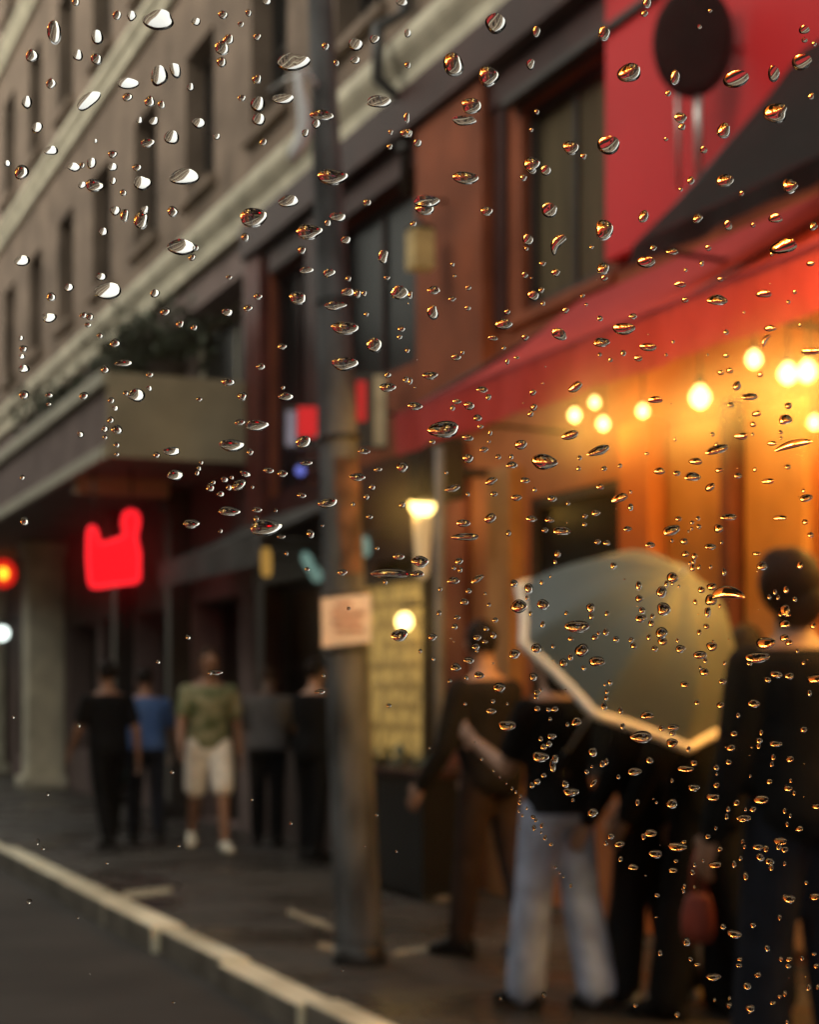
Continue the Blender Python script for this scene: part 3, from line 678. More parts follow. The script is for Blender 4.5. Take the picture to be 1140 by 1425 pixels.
person('person in charcoal jacket and brown trousers just right of the street pole', STREET(682,1330), radians(28), 1.72, 'light', top=CL['darkj'], topkind='long', bottom=CL['brownj'], shoe=CL['shoeb'],
       legs=((9, 2), (-9, 8)), arms=((8, 10, 24), (10, 10, 40)), lean=5, wide=1.22, turn=-35)
pg, hg = person('person in pale blue jeans and black top holding the grey umbrella', STREET(775,1402), radians(18), 1.60, 'light', hairlen='long', hair=HAIR, top=CL['black'], topkind='tee', bottom=CL['jeans'], botkind='loose', shoe=CL['shoeb'],
       legs=((8, 2), (-8, 6)), arms=((22, 5, 95), (18, 8, 88)), lean=3)
pi_, hi = person('person all in black with bunned hair standing under the umbrella, mostly behind it', at(985, 1440, 6.98)*1 - Vector((0,0,at(985,1440,6.98).z-.134)), radians(25), 1.66, 'dark', hairlen='bun', top=CL['black'], topkind='long', bottom=CL['black'], botkind='loose', shoe=CL['shoeb'],
       legs=((10, 2), (-12, 10)), arms=((10, 12, 20), (14, 12, 30)), lean=4, wide=1.25)
ph, hh = person('tall dark-haired person in dark clothes, largest figure at the picture edge', at(1112, 1440, 5.5)*1 - Vector((0,0,at(1112,1440,5.5).z-.134)), radians(10), 1.80, 'tan', hairlen='bob', hair=HAIR, top=CL['black'], topkind='long', bottom=CL['navy'], botkind='loose', shoe=CL['shoeb'],
       legs=((6, 2), (-6, 6)), arms=((4, 7, 14), (10, 8, 40)), lean=3, wide=1.12, turn=-40)

person('person in dark clothes standing hidden behind the umbrella, next to pale blue jeans', at(900, 1440, 7.35) - Vector((0,0,at(900,1440,7.35).z-.134)), radians(40), 1.60, 'light', top=CL['black'], topkind='long', bottom=CL['black'], botkind='loose', shoe=CL['shoew'],
       legs=((7, 2), (-7, 6)), arms=((6, 14, 20), (8, 14, 30)), wide=1.3)
person('person in brown jacket mostly hidden behind the tallest dark figure', at(1040, 1440, 7.1) - Vector((0,0,at(1040,1440,7.1).z-.134)), radians(-20), 1.62, 'light', hairlen='long', top=CL['brownj'], topkind='long', bottom=CL['black'], botkind='loose', shoe=CL['shoeb'],
       legs=((5, 2), (-6, 6)), arms=((6, 14, 20), (8, 14, 30)), wide=1.3)
# ---------------------------------------------------------------- what they carry
def bag(label, top, m, w, h, dpt):
    a = thing('bag', label, 'bag', top - Vector((0,0,h+.14))); b = MB(); rr = random.Random(9)
    loft(b, [(top - Vector((0,0,.14+h*(1-f))), w*g*.5, dpt*g*.5, RIGHT, FWD) for f, g in ((0,.6),(.03,.86),(.25,1.05),(.6,1.0),(.9,.8),(1,.62))], 16)
    bo = b.build('pouch', m, a)
    for p in bo.data.polygons: p.use_smooth = True
    for q in (-1, 1):
        c = MB(); c.tube([top + RIGHT*(q*w*.2) + Vector((0,0,-.145)), top + RIGHT*(q*w*.12) + Vector((0,0,-.05)), top + Vector((0,0,.0))], .010, 8); c.build('handle', m, a)
bag('small green bag carried by the person in the blue T-shirt', hb_[0], mat('green bag', (.05,.16,.10), .6, .15, 9), .20, .17, .11)
bag('orange red hand bag hanging at the side of the tall dark-haired person', at(972, 1185, 5.7), mat('red bag', (.20,.028,.014), .8, .15, 9), .11, .16, .09)

# ---------------------------------------------------------------- the umbrella
UM = thing('umbrella', 'grey translucent umbrella with pale rim tilted towards the camera', 'umbrella', at(877, 912, 6.63))
uc = UM.location.copy(); UR = .503
ux = (RIGHT*.405 - FWD*.564 + UP*.72).normalized()                 # the way its tip points
maj = (RIGHT*.871 - UP*.491); maj = (maj - ux*maj.dot(ux)).normalized(); mnr = ux.cross(maj)
if mnr.dot(UP) < 0: mnr = -mnr
ph0 = math.atan2((-152*.491 + 97*.871)/102.0, (-152*.871 - 97*.491)/181.0)      # where the first rim corner sits
UH = .40
def dome(an, f, lift=0.0):
    """f = 0 tip .. 1 rim; corners reach farther down than the scalloped edges between ribs"""
    k = (an - ph0)/(pi/4); fr_ = abs(k - round(k))*2
    rr_ = UR*f*(1 - (1 - (1-fr_)**2)*.10*f); z = UH*(1 - (f**2)*.78 - (f**4)*.22)
    z += -.012*sin(pi*f)*(fr_**2)
    return uc + (maj*cos(an) + mnr*sin(an))*rr_ + ux*(z + lift)
cl = MB(); NA, NF = 96, 16
rows = [[cl.bm.verts.new(dome(ph0 + 2*pi*i/NA, j/NF)) for i in range(NA)] for j in range(1, NF+1)]
tp = cl.bm.verts.new(uc + ux*UH)
for i in range(NA):
    cl.bm.faces.new((tp, rows[0][i], rows[0][(i+1) % NA])).smooth = True
    for a_, b_ in zip(rows, rows[1:]): cl.bm.faces.new((a_[i], b_[i], b_[(i+1) % NA], a_[(i+1) % NA])).smooth = True
cl.build('canopy', mat('grey green umbrella cloth', (.120,.140,.128), .55, .05, 4, trans=.22), UM)
b = MB(); b.tube([dome(ph0 + 2*pi*i/NA, 1.0) for i in range(NA+1)], .020, 8, False); b.build('edge_binding', mat('pale binding', (.74,.69,.62), .6, .06, 20), UM)
for k in range(8):
    an = ph0 + k*pi/4; b = MB(); b.tube([dome(an, f/8, -.010) for f in range(1, 9)], .0035, 6); rb = b.build('rib', M['darkmetal'], UM)
    b = MB(); b.tube([uc + ux*.02, dome(an, .55, -.012)], .003, 6); b.build('stretcher', M['darkmetal'], rb)
hand = hg[1]
b = MB(); b.tube([uc + ux*(UH+.045), uc + ux*UH, uc - ux*.52], [.004, .006, .007], 10); b.build('shaft', M['metal'], UM)
b = MB(); e = uc - ux*.52; b.tube([e, e - ux*.06, e - ux*.12, e - ux*.15 + RIGHT*.03, e - ux*.13 + RIGHT*.06], .013, 10); b.build('handle', M['blackgloss'], UM)
# ================================================================ raindrops on the outer face of the pane
# per 285 px tile of the photograph: x y width height [tilt [bend]] in quarter pixels
DROPS = {
(0,0): "420 12 45 45;650 85 50 55;730 88 60 55;880 112 190 115;1090 120 55 45;300 180 90 130;540 207 75 80;175 310 75 75;432 308 60 65;535 328 70 65;282 465 60 60;885 422 100 120;975 392 60 100 -20;710 465 130 65;708 540 60 50;148 570 65 70;490 560 160 80 -42;832 565 60 65;898 582 45 45;1060 485 45 45;205 710 65 60;855 675 55 50;775 670 40 40;1105 685 80 60;283 838 80 55;955 765 85 85;820 795 85 50;530 785 25 25;625 858 55 45;508 908 60 60;410 930 80 50;455 920 35 35;625 930 60 45;762 932 50 45;40 910 40 40;118 958 85 85;525 1032 110 75;455 1030 50 40;628 1008 40 40;790 1020 105 80;685 1072 40 40;1025 985 180 90",
(285,0): "345 10 50 35;100 82 55 50;243 72 40 40;200 135 40 30;130 220 65 60;95 268 80 85;92 345 60 60;290 205 45 40;490 345 180 110;290 440 60 55;295 580 90 85;300 665 80 70;435 550 130 60;560 740 45 45;650 640 140 60;620 690 50 55;840 248 80 75;672 258 45 45;945 218 60 50;838 335 55 45;732 350 35 35;970 565 140 75;710 985 165 100;205 545 50 35;65 760 45 35;325 790 45 40;1098 12 70 45;1130 185 40 50;1130 362 40 40;1118 740 60 50;1125 655 35 60;465 1120 120 70;905 1125 50 40;1035 735 30 30;1030 815 35 35",
(570,0): "480 130 120 120;245 360 120 140;440 425 125 115;708 175 45 60;675 358 50 65;1085 185 70 85;345 590 120 90;305 670 140 60;45 797 50 45;312 990 150 75;680 915 95 90;760 950 65 55;635 988 40 40;685 952 50 40;900 822 95 80;970 868 35 40;95 1120 160 70;1110 808 130 110;0 740 30 50;710 622 30 30;680 725 25 25",
(855,0): "185 15 50 60;170 75 40 40;85 405 140 110;340 430 55 90;302 518 35 40;680 440 160 95 -12;1060 165 65 50;1062 222 35 35;1115 242 30 30;1045 345 120 90;890 410 75 90;900 628 150 110 -12;1098 535 35 40;370 655 75 60;378 705 45 40;612 728 85 85;290 775 25 25;500 835 45 40;428 1005 45 45;618 1005 105 75;980 1035 95 80;372 1053 25 25;712 1078 30 30;475 150 30 30;535 60 25 25",
(0,285): "640 33 60 55;692 60 55 75;785 85 90 100;805 30 50 50;960 38 65 60;573 150 55 50;122 312 95 60;1010 235 160 100;1088 240 40 35;1068 292 45 40;562 400 60 50;382 460 60 45;283 512 55 50;600 480 170 90;272 628 85 60;862 493 55 50;918 595 60 50;462 615 45 35;498 622 50 40;488 668 40 30;115 742 30 30;128 800 48 40;120 845 40 30;132 912 65 50;1002 662 50 45;1080 683 40 35;555 728 35 35;640 770 65 50;685 880 100 40;583 917 52 45;833 945 45 35;132 1057 62 50;272 1058 45 35;270 1108 35 28;465 1063 55 45;618 1088 42 35;760 1060 110 70;830 1022 35 30;700 1048 35 30;1108 1082 35 25;640 1133 40 30",
(285,285): "270 70 165 110;225 180 50 45;580 150 150 90;740 68 95 55;685 103 40 40;785 197 60 45;540 252 50 45;565 365 80 40;692 380 75 45;995 290 62 80;800 410 35 35;518 518 100 75;795 487 75 50;850 492 45 55;888 495 35 35;1085 490 110 75;725 562 130 50;780 685 165 75;295 510 50 40;125 600 70 45;240 575 55 40;430 788 55 35;945 782 85 90;1095 690 45 35;1085 738 30 30;1128 810 30 30;310 900 55 35;780 885 150 80;130 985 80 45;208 1065 55 50;450 1068 85 50;435 1018 25 25;1018 948 40 35;1018 1015 90 55;1120 972 35 35;135 403 35 25;900 608 30 30;1015 408 35 25",
(570,285): "85 20 110 80;430 35 75 50;780 30 100 80;22 105 40 35;660 195 65 60;825 215 130 62 -55 .35;1085 140 110 115;742 325 40 30;815 378 50 45;643 392 35 38;652 245 25 25;1080 355 70 70;1085 408 40 35;1015 235 25 25;240 333 25 25;252 395 20 20;135 475 75 45;328 463 35 30;238 523 45 28;325 575 35 30;130 600 65 85;690 505 65 60;735 473 35 35;745 547 28 28;545 597 35 32;525 665 105 60;465 742 55 32;645 738 42 35;870 588 38 35;1062 632 35 32;260 848 55 40;295 823 25 25;835 720 100 60 25;1070 765 95 55;598 850 30 20;545 873 28 32;115 950 90 45;405 1028 65 35;440 1070 35 35;688 1045 38 35;925 1015 90 50 -35;1060 833 25 25;1120 863 28 28;30 1120 80 50;265 1095 50 30;332 1118 60 50;693 1128 40 40;965 505 25 25;985 555 20 20;5 980 30 40;5 500 30 45;525 795 25 25;240 1130 30 30",
(855,285): "165 65 85 50 -62;465 75 60 55;635 115 50 55;900 75 90 50;1110 118 50 50;775 113 28 28;218 238 38 38;325 260 68 38;180 318 105 70;525 240 38 34;488 325 30 32;400 362 22 22;945 232 160 85 -10;878 275 22 22;1095 327 50 30;370 443 65 35;592 415 35 25;395 530 40 32;575 530 120 60;835 495 95 45;1007 485 25 25;972 540 25 25;105 620 45 35;55 690 130 70;190 792 105 45;52 825 35 35;135 855 50 35;625 708 35 30;625 838 38 30;870 687 70 38;845 752 80 30 -55 .5;1035 668 22 22;595 933 40 30;645 922 45 32;685 1008 60 42 -50;755 1068 100 42;815 945 40 30;1095 815 120 40;650 1113 45 30;230 1085 90 40;972 1118 45 38;330 762 20 20;290 835 20 20;725 598 18 18;520 835 18 18",
(0,570): "615 57 42 38;583 108 42 38;650 110 65 52;447 138 42 38;583 153 32 28;648 195 38 32;648 247 32 25;870 252 42 35;955 232 110 48;122 377 32 30;975 365 100 60;1107 327 30 30;1120 295 26 26;1097 353 30 30;135 620 55 48;1065 635 95 55",
(285,570): "195 70 60 38;288 88 140 60;150 198 150 70;252 235 38 38;550 180 90 70;885 230 70 35;225 358 65 35 25;110 390 45 35;150 378 25 25;48 405 28 28;30 432 50 45;88 470 45 35;190 418 95 60 -35;135 435 35 35;265 432 22 22;355 338 65 32;432 355 62 38;565 298 70 28;538 477 55 32;395 560 22 22;685 520 115 55 -12;850 375 90 45;932 432 38 38;900 487 35 32;965 333 45 28;1100 320 70 55;135 565 125 55;290 557 55 32;287 607 38 38;340 655 200 90;425 708 50 25;88 676 26 26;588 690 48 52;655 645 18 18;918 597 38 30;570 888 30 25;765 905 60 35;1080 818 70 38;1030 912 240 50 0 .2;1005 957 32 32;960 772 25 25;1100 530 35 35;825 525 25 25;800 1107 22 22;455 800 25 25",
(570,570): "190 110 190 95;128 178 35 25;380 45 50 40;395 95 35 28;325 158 65 38;450 130 25 32;443 178 22 22;325 272 70 48;415 222 50 32;620 195 75 55;750 290 150 90;495 262 35 30;567 262 30 30;570 308 62 42;455 398 75 42 -20;645 393 60 32;895 142 105 48 -20;1055 228 130 55 -20;948 268 28 28;942 328 28 28;1085 328 35 28;675 25 35 35;240 438 85 42 -15;205 350 22 22;470 470 42 32;597 490 65 36;697 447 26 26;325 470 25 25;1062 430 48 35;795 495 50 40;883 520 25 25;300 632 85 42;450 605 75 50 -30;680 607 65 35;780 615 55 35;755 670 38 30;850 675 100 48;978 592 34 30;1038 575 50 38;975 640 28 28;312 708 150 48;552 688 35 35;60 845 100 65;45 915 75 40;275 845 50 40;248 880 25 25;283 893 32 32;245 952 75 40;378 943 80 38 -30;582 967 42 32;665 995 48 42;737 963 22 22;172 1000 26 26;330 1008 36 30;422 1023 18 18;305 1070 50 38;443 1085 24 24;165 1133 30 30;610 1095 90 55;745 1085 70 42;1048 735 38 30;1100 742 42 30;825 805 42 40;812 848 20 20;1010 1105 48 42;1100 1135 25 25;875 1133 22 22;785 930 15 15;1135 870 30 30;675 1135 22 22;655 1048 20 20",
(855,570): "795 22 60 35 -15;955 55 85 55;775 82 40 32;772 137 20 20;928 125 26 26;930 158 20 20;548 137 30 25;340 165 20 30;708 147 90 38;570 195 25 25;575 222 140 50 -15;880 187 65 28;1000 195 230 45 -15 .3;182 245 30 18;33 312 28 26;455 288 75 42;252 342 70 38;350 353 48 30;437 373 100 48;585 337 50 28;785 333 26 26;968 318 38 30;690 367 50 30;858 398 75 34;535 432 65 40 -30;1055 452 25 25;1070 492 80 42 -15;30 492 100 50 -25;92 457 20 20;92 542 36 40;75 663 50 30;358 608 38 32;435 628 24 24;468 605 26 26;433 662 18 18;472 650 32 26;413 678 15 15;582 662 55 50;640 598 95 38;925 602 80 32;1065 625 40 30;1095 697 42 28;320 672 110 55 -22;390 733 48 35;202 752 60 32;322 730 22 22;537 763 68 35;600 738 22 22;795 802 48 26;398 803 46 34;448 815 40 36;443 843 26 26;438 880 30 30;473 877 24 24;422 855 16 16;825 870 60 36;1035 868 40 32;613 903 28 28;325 935 65 42;138 980 35 36;293 970 26 26;325 968 18 18;362 983 15 15;265 1015 60 45;487 1003 40 28;545 985 52 32;140 1052 42 30;635 1022 185 50 0 .35;540 1060 65 48;453 1070 24 24;865 1042 22 22;897 1015 22 22;915 1047 20 20;958 1003 36 30;1008 1055 30 20;277 1110 80 52;157 1117 36 28;950 1118 65 48;522 1127 38 40;590 1093 18 18;538 875 18 18;5 868 25 25",
(0,855): "1047 127 36 34;880 264 26 26;72 570 22 22;957 877 26 26;265 1000 22 22;437 617 20 26",
(285,855): "28 326 30 28;60 322 80 30;660 338 24 24;640 430 60 30;1025 507 30 24;1085 115 100 70;262 1030 14 14;957 1115 20 20",
(570,855): "265 17 38 28;253 67 38 32;128 125 50 42;60 204 24 24;133 247 22 22;378 128 48 36;428 80 32 32;468 115 40 36;370 180 48 38;420 152 32 24;478 30 36 26;330 255 62 38;258 295 65 45;375 205 18 18;317 352 26 26;388 338 60 40;225 370 24 24;585 220 60 40;310 497 20 20;500 408 68 42;690 347 48 32;708 188 55 42;800 177 20 20;743 55 24 30;465 483 26 26;455 538 60 38;545 497 14 14;545 618 100 42;710 435 36 24;705 458 26 26;735 420 16 16;712 524 30 26;775 530 28 20;810 527 40 24;785 580 16 16;880 612 20 20;930 598 62 34 -15;793 678 48 28;732 693 24 24;748 737 36 28;778 720 36 26;730 792 90 45;812 802 40 35;798 840 40 50;748 895 32 24;712 930 38 28;683 950 26 26;868 943 45 30;900 988 85 38;910 1033 18 18;1022 765 48 38;1075 832 30 30;1097 820 28 28;1017 847 16 16;988 875 28 20;1025 938 50 22 -50;1022 1102 60 36;1118 377 26 26;1100 430 22 22;1097 463 24 24;1085 510 36 32;1090 390 15 15;935 68 140 50;1033 128 36 26;1055 103 18 18;1095 98 36 28;900 135 35 20;960 200 75 55;898 238 30 28;858 270 50 34;1045 262 85 45;972 297 24 24;1013 12 28 28;402 805 18 18;470 870 14 14;572 968 16 16;593 988 14 14;618 1010 16 16;615 1047 22 22;655 1078 14 14;610 1095 14 14;690 1128 30 16 35;630 1120 15 15;112 743 14 14;465 272 14 14;540 940 10 10;505 905 10 10",
(855,855): "150 22 58 34;215 10 24 24;208 50 36 28;265 103 70 45;270 150 55 32;195 128 26 26;12 138 34 26;96 142 30 22;110 175 36 26;228 190 36 24;370 192 52 34;355 145 20 20;475 100 26 26;515 66 32 22;545 178 62 36;552 150 14 14;480 226 72 36;510 258 24 24;480 296 16 16;502 320 52 32;617 270 18 18;393 390 48 26;605 373 44 24;845 160 112 48;800 240 132 44;755 272 34 24;950 55 65 34;950 2 70 20;950 130 52 28;975 157 40 24;1108 62 36 24;1022 202 18 18;1055 270 24 18;905 334 68 30;857 363 36 24;978 342 54 26;1115 360 80 38;1090 437 26 26;463 490 32 22;593 505 44 26;780 496 72 30;692 562 22 22;36 535 28 28;185 562 72 34;265 634 32 26;332 628 62 26;327 662 36 20;152 682 125 48;323 715 66 38;415 750 24 24;48 623 26 26;197 812 46 30;445 826 42 26;398 860 85 28;115 874 78 32;25 904 20 20;445 965 64 32;323 925 18 18;667 664 40 26;650 742 54 30;638 822 36 24;570 852 36 26;573 888 14 14;570 950 38 24;550 1017 72 34;682 1048 40 26;637 1084 24 24;628 1125 24 24;725 1132 75 26;773 1084 40 26;733 1085 16 16;818 1030 92 36;820 657 22 22;810 702 40 24;805 732 24 24;902 720 66 28;887 795 26 26;880 834 22 22;980 805 46 26;1057 640 40 24;865 930 34 22;968 968 50 28;1003 994 20 20;985 925 18 18;950 1093 24 24;982 1120 18 18;1125 1068 50 28;130 1046 28 28;237 1046 14 14;323 1053 62 38;760 900 14 14",
(0,1140): "208 125 20 40;237 162 20 20;160 458 32 32;433 548 14 14;497 860 12 12;965 1018 18 18;995 147 20 20;595 243 18 18",
(285,1140): "480 20 22 22;1067 178 16 16;765 840 16 16;890 152 12 12",
(570,1140): "738 35 22 22;705 5 20 20;695 48 24 24;757 104 22 22;790 140 26 16;735 75 14 14;1122 93 36 28;1095 132 22 22;815 267 14 14;838 297 12 12;900 368 18 18;860 320 12 12;750 977 30 24;508 998 16 16",
(855,1140): "204 77 74 32;165 96 28 28;30 138 56 30;232 192 80 32;36 220 26 26;350 152 110 40;390 125 30 14;106 266 58 26;328 283 50 24;345 232 30 16;522 95 34 24;718 3 50 18;568 50 18 18;590 165 32 24;562 253 72 30;670 250 28 28;450 253 20 20;497 230 16 16;437 296 24 24;392 372 20 20;388 400 18 18;447 378 14 14;240 422 28 20;733 316 34 34;706 218 20 20;727 152 18 18;716 122 18 18;803 155 58 26;845 163 30 30;815 210 50 30 25;866 234 54 34;876 266 30 30;925 122 74 34;918 153 32 32;950 168 42 26;952 247 18 18;965 28 22 22;1032 52 42 28;1070 353 26 18;975 442 72 38 20;1118 430 54 34;922 545 24 24;607 597 34 26;672 638 80 36 15;775 589 36 24;405 682 44 36;427 777 28 22;465 808 36 16;257 744 26 26;555 878 80 34;742 927 48 32;760 1052 52 32;640 1034 32 26;802 864 38 26;853 717 30 30;700 778 34 16;697 813 38 18;930 777 24 24;975 777 40 22;970 815 36 24;1048 773 22 22;1115 750 28 16;1125 815 34 22;1085 935 28 28;1135 933 24 24;952 968 26 26;922 985 28 18;885 1022 34 16;644 995 18 18;352 1086 34 26;120 1036 30 18;560 1005 18 18;965 1128 20 20",
}
def zone(x, y):
    pole = 446 + .0405*y
    if abs(x - pole) < 30: return 'upper half of the street pole' if y < 640 else 'lower half of the street pole'
    if x > 855 and y < 300 and y < 50 + (1140-x)*1.137: return 'glossy red sign panel'
    if x > 880 and y < 280 + (1140-x)*.25 : return 'black awning'
    up = 552 - (x-575)*.55 if x < 800 else 428 - (x-800)*.44
    dn = 640 - (x-570)*.31
    if x > 570 and up - 6 < y < dn: return 'red awning'
    if x > 570 and y <= up: return ('wall beside the cream cornice' if y < 130 else 'brown wall column') if x < 700 else 'upper restaurant window'
    if x > 755 and y < 645: return 'hanging bulbs'
    if x > 690 and x < 880 and 645 <= y < 760 and y < 830: return 'dark ground floor window'
    ex, ey = (x-885)/172, (y-885)/150
    if ex*ex + ey*ey < 1: return 'upper part of the grey umbrella' if y < 850 else 'lower part of the grey umbrella'
    if x > 860 and y < 800: return 'orange wall'
    if x > 620 and y < 800: return 'terracotta wall'
    if x > 1025:
        return 'head of the tallest figure' if y < 930 else ('chest of the tallest figure' if y < 1090 else ('hips of the tallest figure' if y < 1240 else 'legs of the tallest figure'))
    if x > 850: return 'clothes under the umbrella rim' if y < 1130 else ('dark bodies below the umbrella' if y < 1240 else 'dark legs below the umbrella')
    if x > 690: return 'person holding the umbrella' if y < 1150 else 'pale blue jeans'
    if x > 505: return ('dark windows right of the pole' if y < 620 else ('globe wall lamp' if y < 800 else 'lit menu board')) if y < 1200 else 'pavement'
    cor = 597 - .91*x
    if y < cor - 20:
        b = 340 - 1.44*x
        return 'upper string course' if y < b + 55 else ('upper stone facade' if y < 185 else 'lower stone facade')
    if y < cor + 55: return 'cream cornice'
    if x > 355 and y < 690: return 'dark red timber front'
    if 140 < x < 360 and 505 < y < 645: return 'beige marquee panel'
    if y < 520: return 'windows under the cornice'
    if y < 720 and x < 150: return 'side of the marquee'
    if y < 860: return 'grey awning'
    if y < 1120: return 'walking people'
    return 'road and kerb'

WATER = bpy.data.materials.new('rain water'); WATER.use_nodes = True
nt = WATER.node_tree; nt.nodes.remove(nt.nodes['Principled BSDF'])
wg = nt.nodes.new('ShaderNodeBsdfGlass'); wg.inputs['IOR'].default_value = 1.333; wg.inputs['Roughness'].default_value = 0
nt.links.new(wg.outputs[0], nt.nodes['Material Output'].inputs['Surface'])
GLASS_D = .30
PXM = GLASS_D/F_PX
rd = random.Random(21)
def drop_mesh(bm, c, w, h, tilt, bend, seg, rings):
    """a sessile drop: flat on the glass, bulging away from the camera, heavier towards its lower side"""
    w *= PXM*.5; h *= PXM*.5
    w *= GROW_W; h *= GROW_H
    ca, sa = cos(radians(tilt)), -sin(radians(tilt))
    m = min(w, h); H = m*DROP_H*rd.uniform(.85, 1.15)
    p1, p2, p3 = rd.uniform(0, 6.3), rd.uniform(0, 6.3), rd.uniform(0, 6.3)
    a2, a3, a4 = rd.uniform(.02, .09), rd.uniform(.01, .07), rd.uniform(0, .04)
    kk = .76
    def pt(r, t, zz):
        f = 1 + a2*sin(2*t+p1) + a3*sin(3*t+p2) + a4*sin(4*t+p3)
        x = w*r*cos(t)*f; y = h*r*sin(t)*f - (h*.10*(1-r*r))
        y += bend*h*2*(.33 - (x/w)**2) if bend else 0
        X = x*ca - y*sa; Y = x*sa + y*ca
        return c + RIGHT*X + UP*Y + FWD*(zz)
    def hz(r): return H*(math.sqrt(max(0, 1 - r*r*kk)) - math.sqrt(1-kk))/(1 - math.sqrt(1-kk))
    prev = None; base = None
    tops = bm.verts.new(pt(0, 0, hz(0)))
    for j in range(1, rings+1):
        r = sin(pi/2*j/rings); ring = [bm.verts.new(pt(r, 2*pi*k/seg, hz(r))) for k in range(seg)]
        for k in range(seg):
            f = bm.faces.new((tops, ring[k], ring[(k+1) % seg])) if prev is None else bm.faces.new((prev[k], ring[k], ring[(k+1) % seg], prev[(k+1) % seg]))
            f.smooth = True
        prev = ring
    base = [bm.verts.new(v.co) for v in prev]
    bm.faces.new(base)
items = []
for (ox, oy), txt in DROPS.items():
    for e in txt.split(';'):
        v = [float(q) for q in e.split()]
        items.append((ox + v[0]/4, oy + v[1]/4, v[2]/4, v[3]/4, v[4] if len(v) > 4 else 0, v[5] if len(v) > 5 else 0))
items = [(x, y, w*1.06, h*1.4, a, b) if x > 690 and y > 780 else (x, y, w, h, a, b) for x, y, w, h, a, b in items]
items.sort(key=lambda i: -i[2]*i[3])
ORD = 'topmost second third fourth fifth sixth seventh eighth ninth tenth eleventh twelfth thirteenth fourteenth fifteenth sixteenth seventeenth eighteenth nineteenth twentieth'.split()
ORD += ['twenty-' + o for o in 'first second third fourth fifth sixth seventh eighth ninth'.split()] + ['thirtieth'] + ['thirty-' + o for o in 'first second third fourth fifth sixth seventh eighth ninth'.split()]
def klass(i):
    x, y, w, h, tl, bd = i; a = w*h
    size = 'large' if a > 480 else ('medium' if a > 190 else 'small')
    shp = 'curved' if bd else ('slanted' if abs(tl) > 8 else ('flat' if w/h > 1.65 else 'round'))
    return size + ' ' + shp
solo = items[:300]; rest = items[300:]
groups = {}
for i in solo: groups.setdefault((klass(i), zone(i[0], i[1])), []).append(i)
for (kl, zn), lst in groups.items():
    lst.sort(key=lambda i: i[1])
    for n, i in enumerate(lst):
        x, y, w, h, tl, bd = i
        c = EYEP + FWD*(GLASS_D + .00005) + RIGHT*((x-CX)*PXM) + UP*((HY-y)*PXM + h*PXM*.5*SHIFT)
        bm = bmesh.new(); drop_mesh(bm, Vector((0,0,0)), w, h, tl, bd, 28, 9)
        bmesh.ops.recalc_face_normals(bm, faces=bm.faces)
        me = bpy.data.meshes.new('raindrop'); bm.to_mesh(me); bm.free(); me.materials.append(WATER)
        o = bpy.data.objects.new('raindrop', me); C.objects.link(o); o.location = c
        if len(lst) == 1: lb = f'only {kl} raindrop before the {zn}'
        elif len(lst) == 2: lb = f'{"upper" if n == 0 else "lower"} of the two {kl} raindrops before the {zn}'
        else: lb = (ORD[n] + (' of' if n == 0 else ' from top of') if n < len(lst)-1 else 'lowest of') + f' the {kl} raindrops before the {zn}'
        tag(o, lb, 'raindrop', 'raindrops on the window glass')
bm = bmesh.new()
for (x, y, w, h, tl, bd) in rest:
    c = EYEP + FWD*(GLASS_D + .00005) + RIGHT*((x-CX)*PXM) + UP*((HY-y)*PXM)
    drop_mesh(bm, c, w, h, tl, bd, 14, 5)
for k in range(650):                                         # the rest of the pane, past the edges of the picture
    a, b = rd.uniform(-.26, .26), rd.uniform(-.20, .26)
    if abs(a) < .076 and -.062 < b < .126: continue
    s = rd.choice((3, 4, 5, 6, 8, 10, 14)); drop_mesh(bm, EYEP + FWD*(GLASS_D + .00005) + RIGHT*a + UP*b, s*rd.uniform(1.3, 2.0), s, 0, 0, 14, 5)
for k in range(60):                                          # fine spray between them
    x, y = rd.uniform(560, 1140), rd.uniform(380, 1420); s = rd.uniform(1.2, 2.6)
    drop_mesh(bm, EYEP + FWD*(GLASS_D + .00005) + RIGHT*((x-CX)*PXM) + UP*((HY-y)*PXM), s*1.5, s, 0, 0, 10, 4)
bmesh.ops.recalc_face_normals(bm, faces=bm.faces)
me = bpy.data.meshes.new('tiny_droplets'); bm.to_mesh(me); bm.free(); me.materials.append(WATER)
o = bpy.data.objects.new('tiny_droplets', me); C.objects.link(o)
tag(o, 'tiny specks of rain scattered between the bigger drops on the window glass', 'rain specks', None, 'stuff')
# ================================================================ the window between the camera and the rain
GL = bpy.data.materials.new('window glass'); GL.use_nodes = True
nt = GL.node_tree; nt.nodes.remove(nt.nodes['Principled BSDF'])
tr = nt.nodes.new('ShaderNodeBsdfTransparent'); gl = nt.nodes.new('ShaderNodeBsdfGlossy'); gl.inputs['Roughness'].default_value = .02
mx = nt.nodes.new('ShaderNodeMixShader'); mx.inputs['Fac'].default_value = .03
nt.links.new(tr.outputs[0], mx.inputs[1]); nt.links.new(gl.outputs[0], mx.inputs[2])
